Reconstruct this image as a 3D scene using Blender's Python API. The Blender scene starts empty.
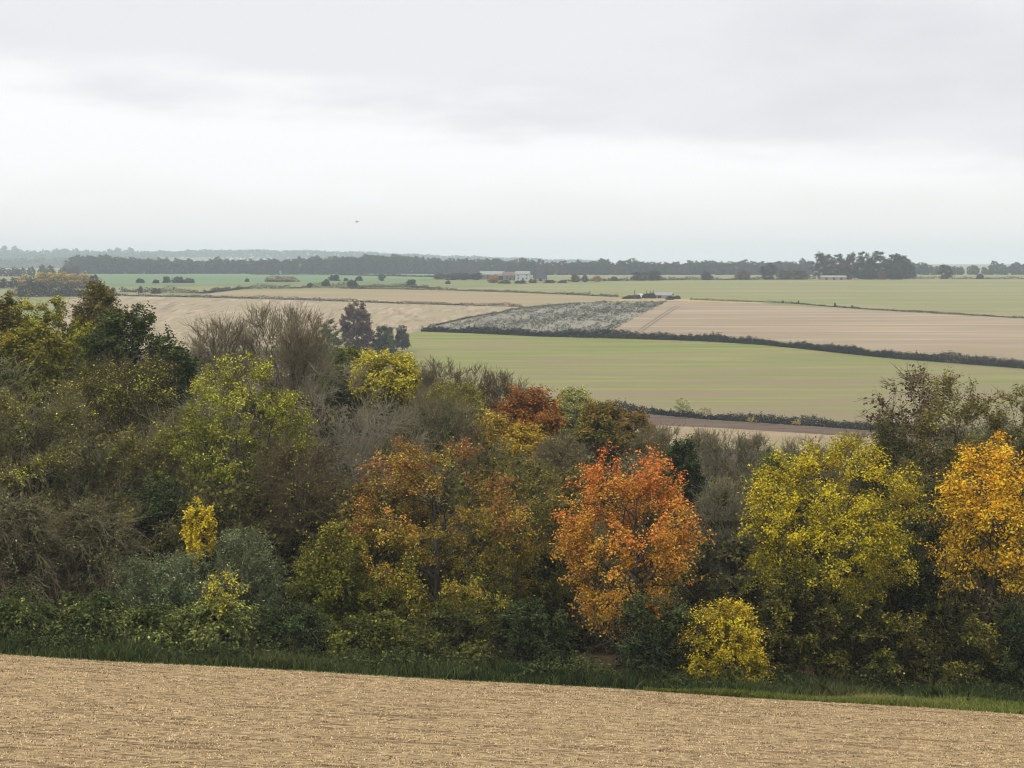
import bpy, bmesh, math, numpy as np
from mathutils import Vector
R = math.radians
scn = bpy.context.scene
COL = scn.collection

# ------------------------------------------------------------------ camera
F = 1500.0                      # focal length in pixels of the 1024 px frame
PITCH = math.atan((384 - 262) / F)
cam_d = bpy.data.cameras.new('camera'); cam = bpy.data.objects.new('camera', cam_d); COL.objects.link(cam)
cam_d.sensor_width = 36; cam_d.lens = 36 * F / 1024; cam_d.clip_start = 0.1; cam_d.clip_end = 30000
cam.location = (0, 0, 0); cam.rotation_euler = (R(90) - PITCH, 0, 0)
scn.camera = cam
CP, SP = math.cos(PITCH), math.sin(PITCH)

def ray(px, py):
    u = (px - 512) / F; v = (384 - py) / F
    return np.array([u, CP + v * SP, -SP + v * CP])

def at(px, py, Y):
    d = ray(px, py); return d * (Y / d[1])

# ------------------------------------------------------------------ terrain
KN = [(-300, 2), (-60, -1.0), (-15, -1.2), (0, -1.78), (10, -5.0), (25, -10.6), (38, -14.0), (52, -16.6), (66, -18.9), (80, -21.2), (100, -24.5), (125, -28.5),
      (160, -33), (220, -40), (300, -45), (360, -46.5), (420, -45.5), (500, -39), (600, -31), (800, -22.5), (1000, -17), (1300, -14),
      (1600, -14.6), (1900, -15), (2600, -15), (3600, -13), (5200, -8), (6500, -12), (9000, -40)]
KX = np.array([k[0] for k in KN], float); KY = np.array([k[1] for k in KN], float)
_hk = np.diff(KX); _dk = np.diff(KY) / _hk
KM = np.zeros(len(KX)); KM[0] = _dk[0]; KM[-1] = _dk[-1]
for i in range(1, len(KX) - 1):
    if _dk[i - 1] * _dk[i] > 0:
        w1 = 2 * _hk[i] + _hk[i - 1]; w2 = _hk[i] + 2 * _hk[i - 1]
        KM[i] = (w1 + w2) / (w1 / _dk[i - 1] + w2 / _dk[i])
def prof(y):
    y = np.clip(np.asarray(y, float), KX[0], KX[-1] - 1e-6)
    i = np.clip(np.searchsorted(KX, y, side='right') - 1, 0, len(KX) - 2)
    h = _hk[i]; t = (y - KX[i]) / h
    return (2*t**3 - 3*t**2 + 1) * KY[i] + (t**3 - 2*t**2 + t) * h * KM[i] + (-2*t**3 + 3*t**2) * KY[i+1] + (t**3 - t**2) * h * KM[i+1]
def sst(a, b, x):
    t = np.clip((np.asarray(x, float) - a) / (b - a), 0, 1); return t * t * (3 - 2 * t)
def hgt(x, y):
    x = np.asarray(x, float); y = np.asarray(y, float)
    z = prof(y) - 0.06 * np.clip(x, -120, 120) * (1 - sst(100, 280, y))
    z = z + 4.0 * sst(12, 48, -x) * sst(78, 110, y) * (1 - sst(150, 260, y))
    z = z + 28.0 * sst(200, 1500, -x) * sst(3900, 5100, y) * (1 - sst(5600, 7500, y))
    return z
def ground(px, py):
    d = ray(px, py); Y = 20.0
    while Y < 6000:
        p = d * (Y / d[1])
        if p[2] <= hgt(p[0], Y):
            lo, hi = Y / 1.03, Y
            for _ in range(30):
                m = (lo + hi) / 2; p = d * (m / d[1])
                if p[2] <= hgt(p[0], m): hi = m
                else: lo = m
            return d * (hi / d[1])
        Y *= 1.02
    return d * (2500 / d[1])

YL = np.concatenate([np.arange(-40, 340, 2.), np.arange(340, 1100, 10.), np.arange(1100, 2600, 40.), np.arange(2600, 6601, 100.)])
XP = np.concatenate([np.arange(0, 160, 4.), np.arange(160, 1000, 20.), np.arange(1000, 5001, 100.)])
XL = np.unique(np.concatenate([-XP, XP]))

# ------------------------------------------------------------------ helpers
def s2l(c):
    c = np.asarray(c, float) / 255.0
    return np.where(c <= 0.04045, c / 12.92, ((c + 0.055) / 1.055) ** 2.4)

def mesh_np(name, V, Fq, mat, col=None, smooth=False):
    """V (n,3); Fq list of (m,k) index arrays."""
    me = bpy.data.meshes.new(name)
    V = np.ascontiguousarray(V, dtype=np.float32)
    me.vertices.add(len(V)); me.vertices.foreach_set('co', V.ravel())
    loops = []; starts = []; n = 0
    for f in Fq:
        if len(f) == 0: continue
        k = f.shape[1]; loops.append(f.ravel()); starts.append(n + np.arange(len(f)) * k); n += f.size
    loops = np.concatenate(loops).astype(np.int32); starts = np.concatenate(starts).astype(np.int32)
    me.loops.add(len(loops)); me.loops.foreach_set('vertex_index', loops)
    me.polygons.add(len(starts)); me.polygons.foreach_set('loop_start', starts)
    if smooth: me.polygons.foreach_set('use_smooth', np.ones(len(starts), bool))
    if col is not None:
        a = me.attributes.new('tint', 'FLOAT_COLOR', 'POINT')
        c4 = np.ones((len(V), 4), np.float32); c4[:, :3] = col
        a.data.foreach_set('color', c4.ravel())
    me.update(calc_edges=True)
    for m in (mat if isinstance(mat, (list, tuple)) else [mat]): me.materials.append(m)
    return me

def tag(o, label=None, cat=None, group=None, kind=None):
    if label: o['label'] = label
    if cat: o['category'] = cat
    if group: o['group'] = group
    if kind: o['kind'] = kind
    return o
def link(name, me, parent=None):
    o = bpy.data.objects.new(name, me); COL.objects.link(o)
    if parent is not None: o.parent = parent
    return o
def empty(name, loc, rz=0):
    o = bpy.data.objects.new(name, None); COL.objects.link(o); o.empty_display_size = 0.5
    o.location = Vector([float(v) for v in loc]); o.rotation_euler = (0, 0, rz); return o
def copy_tree(o, parent=None):
    c = o.copy(); COL.objects.link(c)
    if parent is not None: c.parent = parent
    for ch in list(o.children): copy_tree(ch, c)
    return c

def norm(v): return v / np.maximum(np.linalg.norm(v, axis=-1, keepdims=True), 1e-9)

# ------------------------------------------------------------------ materials
def new_mat(name):
    m = bpy.data.materials.new(name); m.use_nodes = True
    nt = m.node_tree; nt.nodes.clear()
    out = nt.nodes.new('ShaderNodeOutputMaterial'); return m, nt, out
def N(nt, t, **kw):
    n = nt.nodes.new(t)
    for k, v in kw.items():
        if k in n.inputs.keys(): n.inputs[k].default_value = v
        else: setattr(n, k, v)
    return n
def leaf_mat(name, trans=0.3):
    m, nt, out = new_mat(name)
    at_ = N(nt, 'ShaderNodeAttribute', attribute_name='tint')
    d = N(nt, 'ShaderNodeBsdfDiffuse'); t = N(nt, 'ShaderNodeBsdfTranslucent'); mx = N(nt, 'ShaderNodeMixShader'); mx.inputs[0].default_value = trans
    L = nt.links.new
    L(at_.outputs['Color'], d.inputs[0]); L(at_.outputs['Color'], t.inputs[0])
    L(d.outputs[0], mx.inputs[1]); L(t.outputs[0], mx.inputs[2]); L(mx.outputs[0], out.inputs[0])
    return m
M_LEAF = leaf_mat('leaf', 0.22); M_GRASS = leaf_mat('grass_blade', 0.25); M_STRAW = leaf_mat('straw', 0.1)
def noise_mat(name, c1, c2, scale=(1, 1, 1), nscale=1.0, detail=6, lo=0.35, hi=0.65, c3=None, scale3=(1, 1, 1), n3=1.0, f3=(0.5, 0.6), bump=0, rough=0.9, rot=0.0, grad=None):
    """two colours mixed by stretched noise in object space, a third laid over in patches"""
    m, nt, out = new_mat(name); L = nt.links.new
    tc = N(nt, 'ShaderNodeTexCoord')
    mp = N(nt, 'ShaderNodeMapping'); mp.inputs['Scale'].default_value = scale; mp.inputs['Rotation'].default_value = (0, 0, rot)
    L(tc.outputs['Object'], mp.inputs[0])
    nz = N(nt, 'ShaderNodeTexNoise'); nz.inputs['Scale'].default_value = nscale; nz.inputs['Detail'].default_value = detail; nz.inputs['Roughness'].default_value = 0.65
    L(mp.outputs[0], nz.inputs['Vector'])
    mr = N(nt, 'ShaderNodeMapRange'); mr.inputs[1].default_value = lo; mr.inputs[2].default_value = hi; L(nz.outputs[0], mr.inputs[0])
    mx = N(nt, 'ShaderNodeMix', data_type='RGBA')
    mx.inputs[6].default_value = (*c1, 1); mx.inputs[7].default_value = (*c2, 1); L(mr.outputs[0], mx.inputs[0])
    colr = mx.outputs[2]
    if c3 is not None:
        mp3 = N(nt, 'ShaderNodeMapping'); mp3.inputs['Scale'].default_value = scale3; mp3.inputs['Rotation'].default_value = (0, 0, rot); L(tc.outputs['Object'], mp3.inputs[0])
        n3n = N(nt, 'ShaderNodeTexNoise'); n3n.inputs['Scale'].default_value = n3; n3n.inputs['Detail'].default_value = 4; L(mp3.outputs[0], n3n.inputs['Vector'])
        mr3 = N(nt, 'ShaderNodeMapRange'); mr3.inputs[1].default_value = f3[0]; mr3.inputs[2].default_value = f3[1]; v3 = n3n.outputs[0]
        if grad:
            sx = N(nt, 'ShaderNodeSeparateXYZ'); L(tc.outputs['Object'], sx.inputs[0])
            gm = N(nt, 'ShaderNodeMapRange'); L(sx.outputs[1], gm.inputs[0]); gm.inputs[1].default_value = grad[0]; gm.inputs[2].default_value = grad[1]; gm.inputs[3].default_value = grad[2]; gm.inputs[4].default_value = grad[3]
            ad = N(nt, 'ShaderNodeMath', operation='ADD'); L(v3, ad.inputs[0]); L(gm.outputs[0], ad.inputs[1]); v3 = ad.outputs[0]
        L(v3, mr3.inputs[0])
        mx3 = N(nt, 'ShaderNodeMix', data_type='RGBA'); L(mr3.outputs[0], mx3.inputs[0]); L(colr, mx3.inputs[6]); mx3.inputs[7].default_value = (*c3, 1)
        colr = mx3.outputs[2]
    b = N(nt, 'ShaderNodeBsdfPrincipled'); b.inputs['Roughness'].default_value = rough; b.inputs['Specular IOR Level'].default_value = 0.1
    L(colr, b.inputs['Base Color']); L(b.outputs[0], out.inputs[0])
    if bump:
        bp = N(nt, 'ShaderNodeBump'); bp.inputs['Strength'].default_value = 0.6; bp.inputs['Distance'].default_value = bump
        L(nz.outputs[0], bp.inputs['Height']); L(bp.outputs[0], b.inputs['Normal'])
    return m
def S(r, g, b): return tuple(float(v) for v in s2l((r, g, b)))
M_BARK = noise_mat('bark', S(52, 46, 38), S(92, 84, 72), (3, 3, 0.7), 2.0, bump=0.02)
M_BARKP = noise_mat('pale_bark', S(110, 104, 94), S(140, 132, 118), (3, 3, 0.7), 2.0)
M_TWIGB = noise_mat('brown_twig', S(98, 90, 66), S(136, 124, 96), (1, 1, 1), 0.7)
M_TWIGG = noise_mat('grey_twig', S(104, 98, 78), S(150, 142, 118), (1, 1, 1), 0.7)
M_TWIGD = noise_mat('dark_twig', S(78, 68, 50), S(108, 94, 70), (1, 1, 1), 0.7)

# ------------------------------------------------------------------ ground sheets
def base_terrain():
    X, Y = np.meshgrid(XL, YL); Z = hgt(X, Y)
    ny, nx = X.shape; V = np.stack([X, Y, Z], -1).reshape(-1, 3)
    i = np.arange(ny * nx).reshape(ny, nx)
    Fq = np.stack([i[:-1, :-1], i[:-1, 1:], i[1:, 1:], i[1:, :-1]], -1).reshape(-1, 4)
    m = noise_mat('rough_grassland', S(118, 120, 78), S(138, 130, 92), (0.02, 0.05, 1), 1.0, c3=S(112, 120, 72), scale3=(0.003, 0.012, 1), n3=1.0, f3=(0.45, 0.6))
    tag(link('ground', mesh_np('ground', V, [Fq], m, smooth=True)), 'rolling grassland under the fields and woods', 'ground', kind='structure')
base_terrain()

def sheet(name, poly, mat, off, px=True, label=None):
    """a field: an outline draped on the terrain, cut on the terrain's own grid lines"""
    pts = [ground(*p)[:2] for p in poly] if px else poly
    bm = bmesh.new()
    vs = [bm.verts.new((float(p[0]), float(p[1]), 0)) for p in pts]
    bm.faces.new(vs); bmesh.ops.triangulate(bm, faces=bm.faces[:])
    P = np.array([[p[0], p[1]] for p in pts]); lo, hi = P.min(0), P.max(0)
    for y in YL[(YL > lo[1]) & (YL < hi[1])]:
        bmesh.ops.bisect_plane(bm, geom=bm.verts[:] + bm.edges[:] + bm.faces[:], dist=1e-5, plane_co=(0, float(y), 0), plane_no=(0, 1, 0))
    for x in XL[(XL > lo[0]) & (XL < hi[0])]:
        bmesh.ops.bisect_plane(bm, geom=bm.verts[:] + bm.edges[:] + bm.faces[:], dist=1e-5, plane_co=(float(x), 0, 0), plane_no=(1, 0, 0))
    for v in bm.verts: v.co.z = float(hgt(v.co.x, v.co.y)) + off
    bmesh.ops.recalc_face_normals(bm, faces=bm.faces[:])
    if sum(f.normal.z for f in bm.faces) < 0: bmesh.ops.reverse_faces(bm, faces=bm.faces[:])
    me = bpy.data.meshes.new(name); bm.to_mesh(me); bm.free(); me.materials.append(mat)
    return tag(link(name, me), label, None, kind='structure')

# ------------------------------------------------------------------ trees
def prism(P, r, sides=3):
    n, k, _ = P.shape
    T = np.empty_like(P); T[:, 1:-1] = P[:, 2:] - P[:, :-2] if k > 2 else T[:, 1:-1]
    T[:, 0] = P[:, 1] - P[:, 0]; T[:, -1] = P[:, -1] - P[:, -2]; T = norm(T)
    ref = np.where(np.abs(T[:, :1, 2:]) > 0.9, np.array([1., 0, 0]), np.array([0, 0, 1.]))
    U = norm(np.cross(T, ref)); W = np.cross(T, U)
    a = np.arange(sides) * 2 * np.pi / sides
    V = P[:, :, None] + r[:, :, None, None] * (np.cos(a)[:, None] * U[:, :, None] + np.sin(a)[:, None] * W[:, :, None])
    i = np.arange(n * k * sides).reshape(n, k, sides); j = np.roll(i, -1, 2)
    Fq = np.stack([i[:, :-1], j[:, :-1], j[:, 1:], i[:, 1:]], -1).reshape(-1, 4)
    return V.reshape(-1, 3), Fq

class Acc:
    def __init__(s): s.V = []; s.F = []; s.C = []; s.n = 0
    def add(s, V, Fq, C=None):
        s.V.append(V); s.F.append(Fq + s.n); s.n += len(V)
        if C is not None: s.C.append(C)
    def mesh(s, name, mat, smooth=False):
        return mesh_np(name, np.concatenate(s.V), s.F, mat, np.concatenate(s.C) if s.C else None, smooth)

def bez(p0, t0, p1, k, f=0.5):
    d = np.linalg.norm(p1 - p0, axis=-1, keepdims=True)
    c = p0 + t0 * d * f; t = np.linspace(0, 1, k)[None, :, None]
    return (1 - t)**2 * p0[:, None] + 2 * t * (1 - t) * c[:, None] + t**2 * p1[:, None]

def leaves(rng, P, L, W, up=0.5, out=None, droop=0.0):
    n = len(P)
    nrm = rng.normal(size=(n, 3)); nrm[:, 2] = np.abs(nrm[:, 2]) + up
    if out is not None: nrm = nrm + out * 0.7
    nrm = norm(nrm); a = rng.normal(size=(n, 3)); a[:, 2] -= droop
    a = norm(a - (a * nrm).sum(1, keepdims=True) * nrm); b = np.cross(nrm, a)
    l = (L * rng.uniform(0.65, 1.35, n))[:, None]; w = (W * rng.uniform(0.7, 1.3, n))[:, None]
    V = np.stack([P, P + a * l * 0.45 + b * w * 0.5 + nrm * w * 0.15, P + a * l, P + a * l * 0.45 - b * w * 0.5 + nrm * w * 0.15], 1)
    return V.reshape(-1, 3), np.arange(4 * n).reshape(n, 4)

def envl(t, kind):
    t = np.clip(t, 0, 1)
    if kind == 'dome': return np.sqrt(np.maximum(1 - t**2.2, 0)) * (0.7 + 0.3 * sst(0, .3, t))
    if kind == 'cone': return (1 - t)**0.75 * (0.75 + 0.25 * sst(0, .15, t)) + 0.03
    if kind == 'vase': return np.sqrt(np.maximum(1 - np.abs((t - 0.62) / 0.62)**2, 0)) * np.where(t > .62, np.sqrt(np.maximum(1 - ((t - .62) / .38)**2, 0)) / np.maximum(np.sqrt(np.maximum(1 - ((t - .62) / .62)**2, 0)), 1e-3), 1)
    if kind == 'bush': return np.sqrt(np.maximum(1 - t**2.4, 0))
    return np.sqrt(np.maximum(1 - np.abs(2 * t**0.9 - 1)**2.2, 0))          # round

def pal(stops, g):
    s = np.linspace(0, 1, len(stops)); c = np.array([s2l(x) for x in stops])
    return np.stack([np.interp(g, s, c[:, i]) for i in range(3)], -1)

def grow(seed, H, RX, zb=None, env='round', nL=10, nB=70, nT=800, nLv=20, leaf=0.16, lw=0.6, stops=((90, 110, 50), (120, 130, 60)),
         rise=0.6, twl=0.9, sub=0, stems=1, tr=None, tup=0.4, droop=0.2, lump=0.22, bright=0.25, lobevar=0.12, gh=0.7, gr=0.2, spread=1.0,
         bark=None, twig=None, sparse=0.0, lowthin=0.0, jit=0.06, bvar=0.5, tw_r=0.014, shell=0.45, zt=0.8):
    """one tree in its own space: returns (wood mesh, leaf mesh or None)"""
    rng = np.random.default_rng(seed)
    zb = H * 0.2 if zb is None else zb
    tr = tr or 0.016 * H + 0.02
    ph = rng.uniform(0, 6.28, 4)
    def radius(t, az):
        return RX * envl(t, env) * (1 + lump * (np.sin(2 * az + ph[0]) + np.sin(3 * az + 6 * t + ph[1]) + np.sin(5 * az - 8 * t + ph[2])) / 2)
    def sample(n, f0, f1, m=1.0):
        t = rng.uniform(0.02, 0.97, n * 8); t = t[rng.uniform(0, 1, len(t)) < (envl(t, env)**1.5 + .04)][:n]
        if len(t) < n: t = np.resize(t, n)
        az = rng.uniform(0, 6.283, n); fr = f0 + (f1 - f0) * rng.uniform(0, 1, n)**m
        r = radius(t, az) * fr
        top = (H - zb) * (1 - 0.10 * (1 - np.exp(-fr * 2)) * rng.uniform(0, 1, n))
        return np.stack([r * np.cos(az), r * np.sin(az), zb + t * top], -1)
    wood = Acc(); tw = Acc()
    # trunks
    st = []
    for s in range(stems):
        a = rng.uniform(0, 6.28); o = (0.0 if stems == 1 else rng.uniform(0.3, 1) * RX * 0.12)
        e = rng.uniform(0.1, 0.35) * RX * (0.4 if stems == 1 else 1.3) * spread
        zt_ = max(H * zt * rng.uniform(0.85, 1.0), zb * 1.05)
        k = 9; t = np.linspace(0, 1, k)
        x = np.cos(a) * (o + e * t**1.3) + np.cumsum(rng.normal(0, .012 * H, k)) * t; y = np.sin(a) * (o + e * t**1.3) + np.cumsum(rng.normal(0, .012 * H, k)) * t
        st.append(np.stack([x, y, t * zt_ - 0.25 * (t == 0)], -1))
    st = np.array(st); kt = st.shape[1]
    rt = tr * (1 - 0.86 * np.linspace(0, 1, kt))**0.9 / (stems**0.45); rt[0] *= 1.35
    wood.add(*prism(st, np.tile(rt, (stems, 1)), 8 if H > 3 else 5))
    # limbs
    Lt = sample(nL, 0.35, 0.8)
    sp = st.reshape(-1, 3)
    hd = np.linalg.norm(Lt[:, None, :2] - sp[None, :, :2], axis=-1); want = Lt[:, None, 2] - hd * rise - 0.1 * H * (1 - env_low(env))
    cost = np.abs(sp[None, :, 2] - np.maximum(want, zb * 0.5)) + hd * 0.3; cost += (sp[None, :, 2] > Lt[:, None, 2] - 0.1) * 50
    ia = cost.argmin(1); p0 = sp[ia]; ra = np.tile(rt, stems)[ia]
    d0 = norm(norm(Lt - p0) + np.array([0, 0, 0.5 * rise]) + rng.normal(0, .25, (nL, 3)))
    LP = bez(p0, d0, Lt, 8); LP[:, 1:-1] += rng.normal(0, .012 * H, LP[:, 1:-1].shape)
    lr = np.minimum(ra * 0.75, tr * 0.5)[:, None] * (1 - 0.8 * np.linspace(0, 1, 8))
    wood.add(*prism(LP, lr, 5))
    # branches
    Bt = sample(nB, shell, 0.98, 0.7)
    cp = np.concatenate([LP[:, 2:].reshape(-1, 3), st[:, kt // 2:].reshape(-1, 3)]); cr = np.concatenate([lr[:, 2:].ravel(), np.tile(rt[kt // 2:], stems)])
    D = Bt[:, None] - cp[None]; cost = np.linalg.norm(D, axis=-1) + np.maximum(0, -D[:, :, 2] + .1 * H * rise) * 0.8
    ib = cost.argmin(1); p0 = cp[ib]
    d0 = norm(norm(Bt - p0) + np.array([0, 0, 0.55 * rise]) + rng.normal(0, .3, (nB, 3)))
    BP = bez(p0, d0, Bt, 6); BP[:, 1:-1] += rng.normal(0, .008 * H, BP[:, 1:-1].shape)
    br = np.minimum(cr[ib] * 0.7, tr * 0.22)[:, None] * (1 - 0.75 * np.linspace(0, 1, 6)); br = np.maximum(br, tw_r)
    wood.add(*prism(BP, br, 4))
    # twigs
    bi = rng.integers(0, nB, nT); u = rng.uniform(0.25, 1.0, nT)**0.8 * 4.999; k0 = u.astype(int); fr = (u - k0)[:, None]
    p0 = BP[bi, k0] * (1 - fr) + BP[bi, k0 + 1] * fr; tg = norm(BP[bi, k0 + 1] - BP[bi, k0])
    rad = p0.copy(); rad[:, 2] = (p0[:, 2] - (zb + 0.35 * (H - zb))) * 0.6; rad = norm(rad)
    dr = norm(tg * 0.55 + rad * 0.55 + rng.normal(0, 0.55, (nT, 3)) + np.array([0, 0, rise * 0.45 - droop * 0.5]))
    ln = twl * rng.uniform(0.5, 1.3, nT)[:, None]; p1 = p0 + dr * ln; p1[:, 2] -= droop * ln[:, 0]**2 * 0.5
    p1[:, 2] = np.clip(p1[:, 2], 0.05, H * 1.0 + 0.02 * H * rng.uniform(-1, 1, nT))
    TP = bez(p0, norm(tg + dr), p1, 4)
    trr = tw_r * np.linspace(1, 0.45, 4)[None] * np.ones((nT, 1))
    tw.add(*prism(TP, trr, 3))
    ends = TP
    if sub:
        n = nT * sub; ti = np.repeat(np.arange(nT), sub); u = rng.uniform(0.6, 2.99, n); k0 = u.astype(int); fr = (u - k0)[:, None]
        q0 = TP[ti, k0] * (1 - fr) + TP[ti, k0 + 1] * fr; tg2 = norm(TP[ti, 3] - TP[ti, 0])
        d2 = norm(tg2 * 0.9 + rng.normal(0, 0.5, (n, 3)) + np.array([0, 0, rise * 0.35 - droop * 0.7])); l2 = twl * rng.uniform(0.25, 0.75, n)[:, None]
        q1 = q0 + d2 * l2; q1[:, 2] = np.maximum(q1[:, 2], 0.05); m = (q0 + q1) / 2 + rng.normal(0, .04, (n, 3)) * l2
        SPt = np.stack([q0, m, q1], 1); tw.add(*prism(SPt, tw_r * 0.8 * np.array([[1, .8, .45]]) * np.ones((n, 1)), 3))
    wm = mesh_np('trunk', np.concatenate(wood.V + tw.V), [np.concatenate(wood.F), np.concatenate(tw.F) + wood.n], [bark or M_BARK, twig or M_TWIGB], smooth=True)
    mi = np.zeros(len(wm.polygons), np.int32); mi[len(np.concatenate(wood.F)):] = 1; wm.polygons.foreach_set('material_index', mi)
    lm = None
    if nLv > 0:
        tz = np.clip((TP[:, 2, 2] - zb) / (H - zb), 0, 1); act = rng.uniform(0, 1, nT) >= sparse + lowthin * np.clip(1 - tz * 1.5, 0, 1) * (1 - sparse)
        ids = np.repeat(np.nonzero(act)[0], nLv); n = len(ids)
        u = rng.uniform(0.3, 2.999, n); k0 = u.astype(int); fr = (u - k0)[:, None]
        p = TP[ids, k0] * (1 - fr) + TP[ids, k0 + 1] * fr + rng.normal(0, jit * twl + 0.2 * leaf, (n, 3))
        p[:, 2] = np.maximum(p[:, 2], 0.05)
        o = p.copy(); o[:, 2] -= zb + 0.35 * (H - zb); o = norm(o)
        V, Fq = leaves(rng, p, leaf, leaf * lw, tup, o, droop)
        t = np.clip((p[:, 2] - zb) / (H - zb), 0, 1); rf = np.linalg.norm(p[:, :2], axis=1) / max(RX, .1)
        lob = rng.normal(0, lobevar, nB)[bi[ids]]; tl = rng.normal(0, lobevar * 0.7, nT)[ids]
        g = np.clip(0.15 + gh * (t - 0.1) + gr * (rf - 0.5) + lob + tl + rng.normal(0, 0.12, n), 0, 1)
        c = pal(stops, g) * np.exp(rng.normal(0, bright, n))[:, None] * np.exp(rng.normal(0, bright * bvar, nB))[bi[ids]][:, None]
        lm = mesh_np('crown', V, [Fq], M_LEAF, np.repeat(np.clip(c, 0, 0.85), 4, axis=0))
    return wm, lm
def env_low(e): return {'bush': 1.0, 'cone': .6}.get(e, 0.3)

def plant(name, loc, wm, lm, label, cat, group=None, rz=0, sc=1, crown='crown', trunk='trunk'):
    r = empty(name, loc, rz); r.scale = (sc, sc, sc); tag(r, label, cat, group)
    link(trunk, wm, r)
    if lm is not None: link(crown, lm, r)
    return r

def tree_px(name, px, ytop, Y, hw, ybot, kw, label, cat='tree', seed=0, group=None):
    p = at(px, ytop, Y); base = float(hgt(p[0], Y)); H = p[2] - base
    zb = max(at(px, ybot, Y)[2] - base, 0.0); RX = hw / F * Y / CP * 0.9
    kw = dict(kw)
    wm, lm = grow(seed, H, RX, zb, **kw)
    if cat == 'bush': tn, cn = 'stems', 'foliage'
    else: tn, cn = 'trunk', 'crown'
    return plant(name, (p[0], Y, base), wm, lm, label, cat, group, crown=cn, trunk=tn)
# ------------------------------------------------------------------ the near stubble field, verge and wood floor
rng0 = np.random.default_rng(11)
def edge_y(x): return 66.0 + 0.35 * np.sin(np.asarray(x) * 0.11 + 1.0) + 0.2 * np.sin(np.asarray(x) * 0.43)
ex = np.arange(-60, 61, 2.0)
M_SOIL = noise_mat('stubble_soil', S(70, 56, 40), S(186, 160, 118), (1.2, 5, 1), 1.6, 9, 0.36, 0.62, c3=S(92, 70, 48), scale3=(0.25, 1.6, 1), n3=1.0, f3=(0.56, 0.72), bump=0.03)
sheet('stubble_field', [(-60, 14), (60, 14)] + [(float(x), float(edge_y(x))) for x in ex[::-1]], M_SOIL, 0.03, px=False, label='pale straw stubble field sloping down to the wood')
M_FLOOR = noise_mat('leaf_litter', S(58, 48, 34), S(92, 74, 48), (1, 1, 1), 1.5, 8)
sheet('woodland_floor', [(float(x), float(edge_y(x)) + 5.5) for x in ex] + [(75, 372), (-150, 372), (-150, 120)], M_FLOOR, 0.03, px=False, label='leaf litter under the trees')

def straw():
    n = 520000; rng = rng0
    x = rng.uniform(-30, 30, n); y = rng.uniform(36, 66.2, n)
    keep = (np.abs(x) < y * 0.40 + 3) & (y < edge_y(x) + rng.normal(0, .15, n))
    dens = np.sin(x * .31 + 2.1 * np.sin(y * 1.7)) * np.sin(y * 5.3 + .15 * x) + .6 * np.sin(y * 2.2 + .5 * np.sin(x * .4)) + .5 * np.sin(x * 1.3 + y * 3.1)
    dens = dens + .8 * np.sin(x * 5.1 + 3 * np.sin(y * 2.3)) * np.sin(y * 11 + 2 * np.sin(x * 1.9)); row = np.sin((y + .02 * x) * 2 * np.pi / .62 + .5 * np.sin(x * .15)); dens = dens + .55 * row
    keep &= rng.uniform(0, 1, n) < np.clip(0.5 + 0.36 * dens, 0.04, 1)
    x, y = x[keep], y[keep]; n = len(x)
    P = np.stack([x, y, hgt(x, y) + 0.02], -1)
    lying = rng.uniform(0, 1, n) < 0.55
    az = rng.uniform(0, 6.283, n); el = np.where(lying, rng.uniform(-0.02, 0.25, n), rng.uniform(0.6, 1.5, n))
    L = np.where(lying, rng.uniform(.03, .13, n), rng.uniform(.025, .085, n))[:, None]
    d = np.stack([np.cos(az) * np.cos(el), np.sin(az) * np.cos(el), np.sin(el)], -1)
    w = norm(np.cross(d, rng.normal(size=(n, 3)))) * rng.uniform(.007, .018, n)[:, None]
    V = np.stack([P - w, P + w, P + d * L + w * .6, P + d * L - w * .6], 1).reshape(-1, 3)
    c = pal([(128, 106, 76), (204, 178, 132), (220, 196, 152), (232, 212, 172)], rng.uniform(0, 1, n)) * np.exp(rng.normal(0, .16, n))[:, None]
    trash = np.sin(x * 2.9 + 2.5 * np.sin(y * 3.3)) * np.sin(y * 8.7 + 1.3 * np.sin(x * 1.1)) + .7 * np.sin(x * .9 + 4 * np.sin(y * 1.9)) * np.sin(y * 19 + .6 * x)
    dk = trash + rng.normal(0, .45, n) > .95; c[dk] = pal([(58, 46, 32), (92, 74, 50), (120, 96, 64)], rng.uniform(0, 1, n))[dk]
    o = link('stubble', mesh_np('stubble', V, [np.arange(4 * n).reshape(n, 4)], M_STRAW, np.repeat(c, 4, axis=0)))
    tag(o, 'cut straw and chaff lying over the near field', 'stubble', kind='stuff')
straw()

def blades(name, n, fx, fy, L, W, stops, label, cat, lean=0.35, bright=.25, per=1):
    rng = np.random.default_rng(len(name) + n)
    x = fx(rng, n); y = fy(rng, x)
    P = np.stack([x, y, hgt(x, y)], -1)
    d = norm(np.stack([rng.normal(0, lean, n), rng.normal(0, lean, n), np.ones(n)], -1)); l = (L * rng.uniform(.5, 1.4, n))[:, None]
    l = l * (1 + .35 * np.sin(x * .9 + 2 * np.sin(y * 1.1)))[:, None]
    w = norm(np.cross(d, rng.normal(size=(n, 3)))) * W; b = rng.normal(0, .25, (n, 3)); b[:, 2] = -np.abs(b[:, 2]) * .5
    m = P + d * l * .55; t = P + d * l + b * l
    V = np.stack([P - w, P + w, m + w * .8, t, m - w * .8], 1).reshape(-1, 3)
    c = pal(stops, np.clip(.5 + .3 * np.sin(x * .23 + 1) * np.sin(y * .9) + rng.normal(0, .22, n), 0, 1)) * np.exp(rng.normal(0, bright, n))[:, None]
    o = link(name, mesh_np(name, V, [np.arange(5 * n).reshape(n, 5)], M_GRASS, np.repeat(np.clip(c, 0, .8), 5, axis=0)))
    tag(o, label, cat, kind='stuff')
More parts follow.
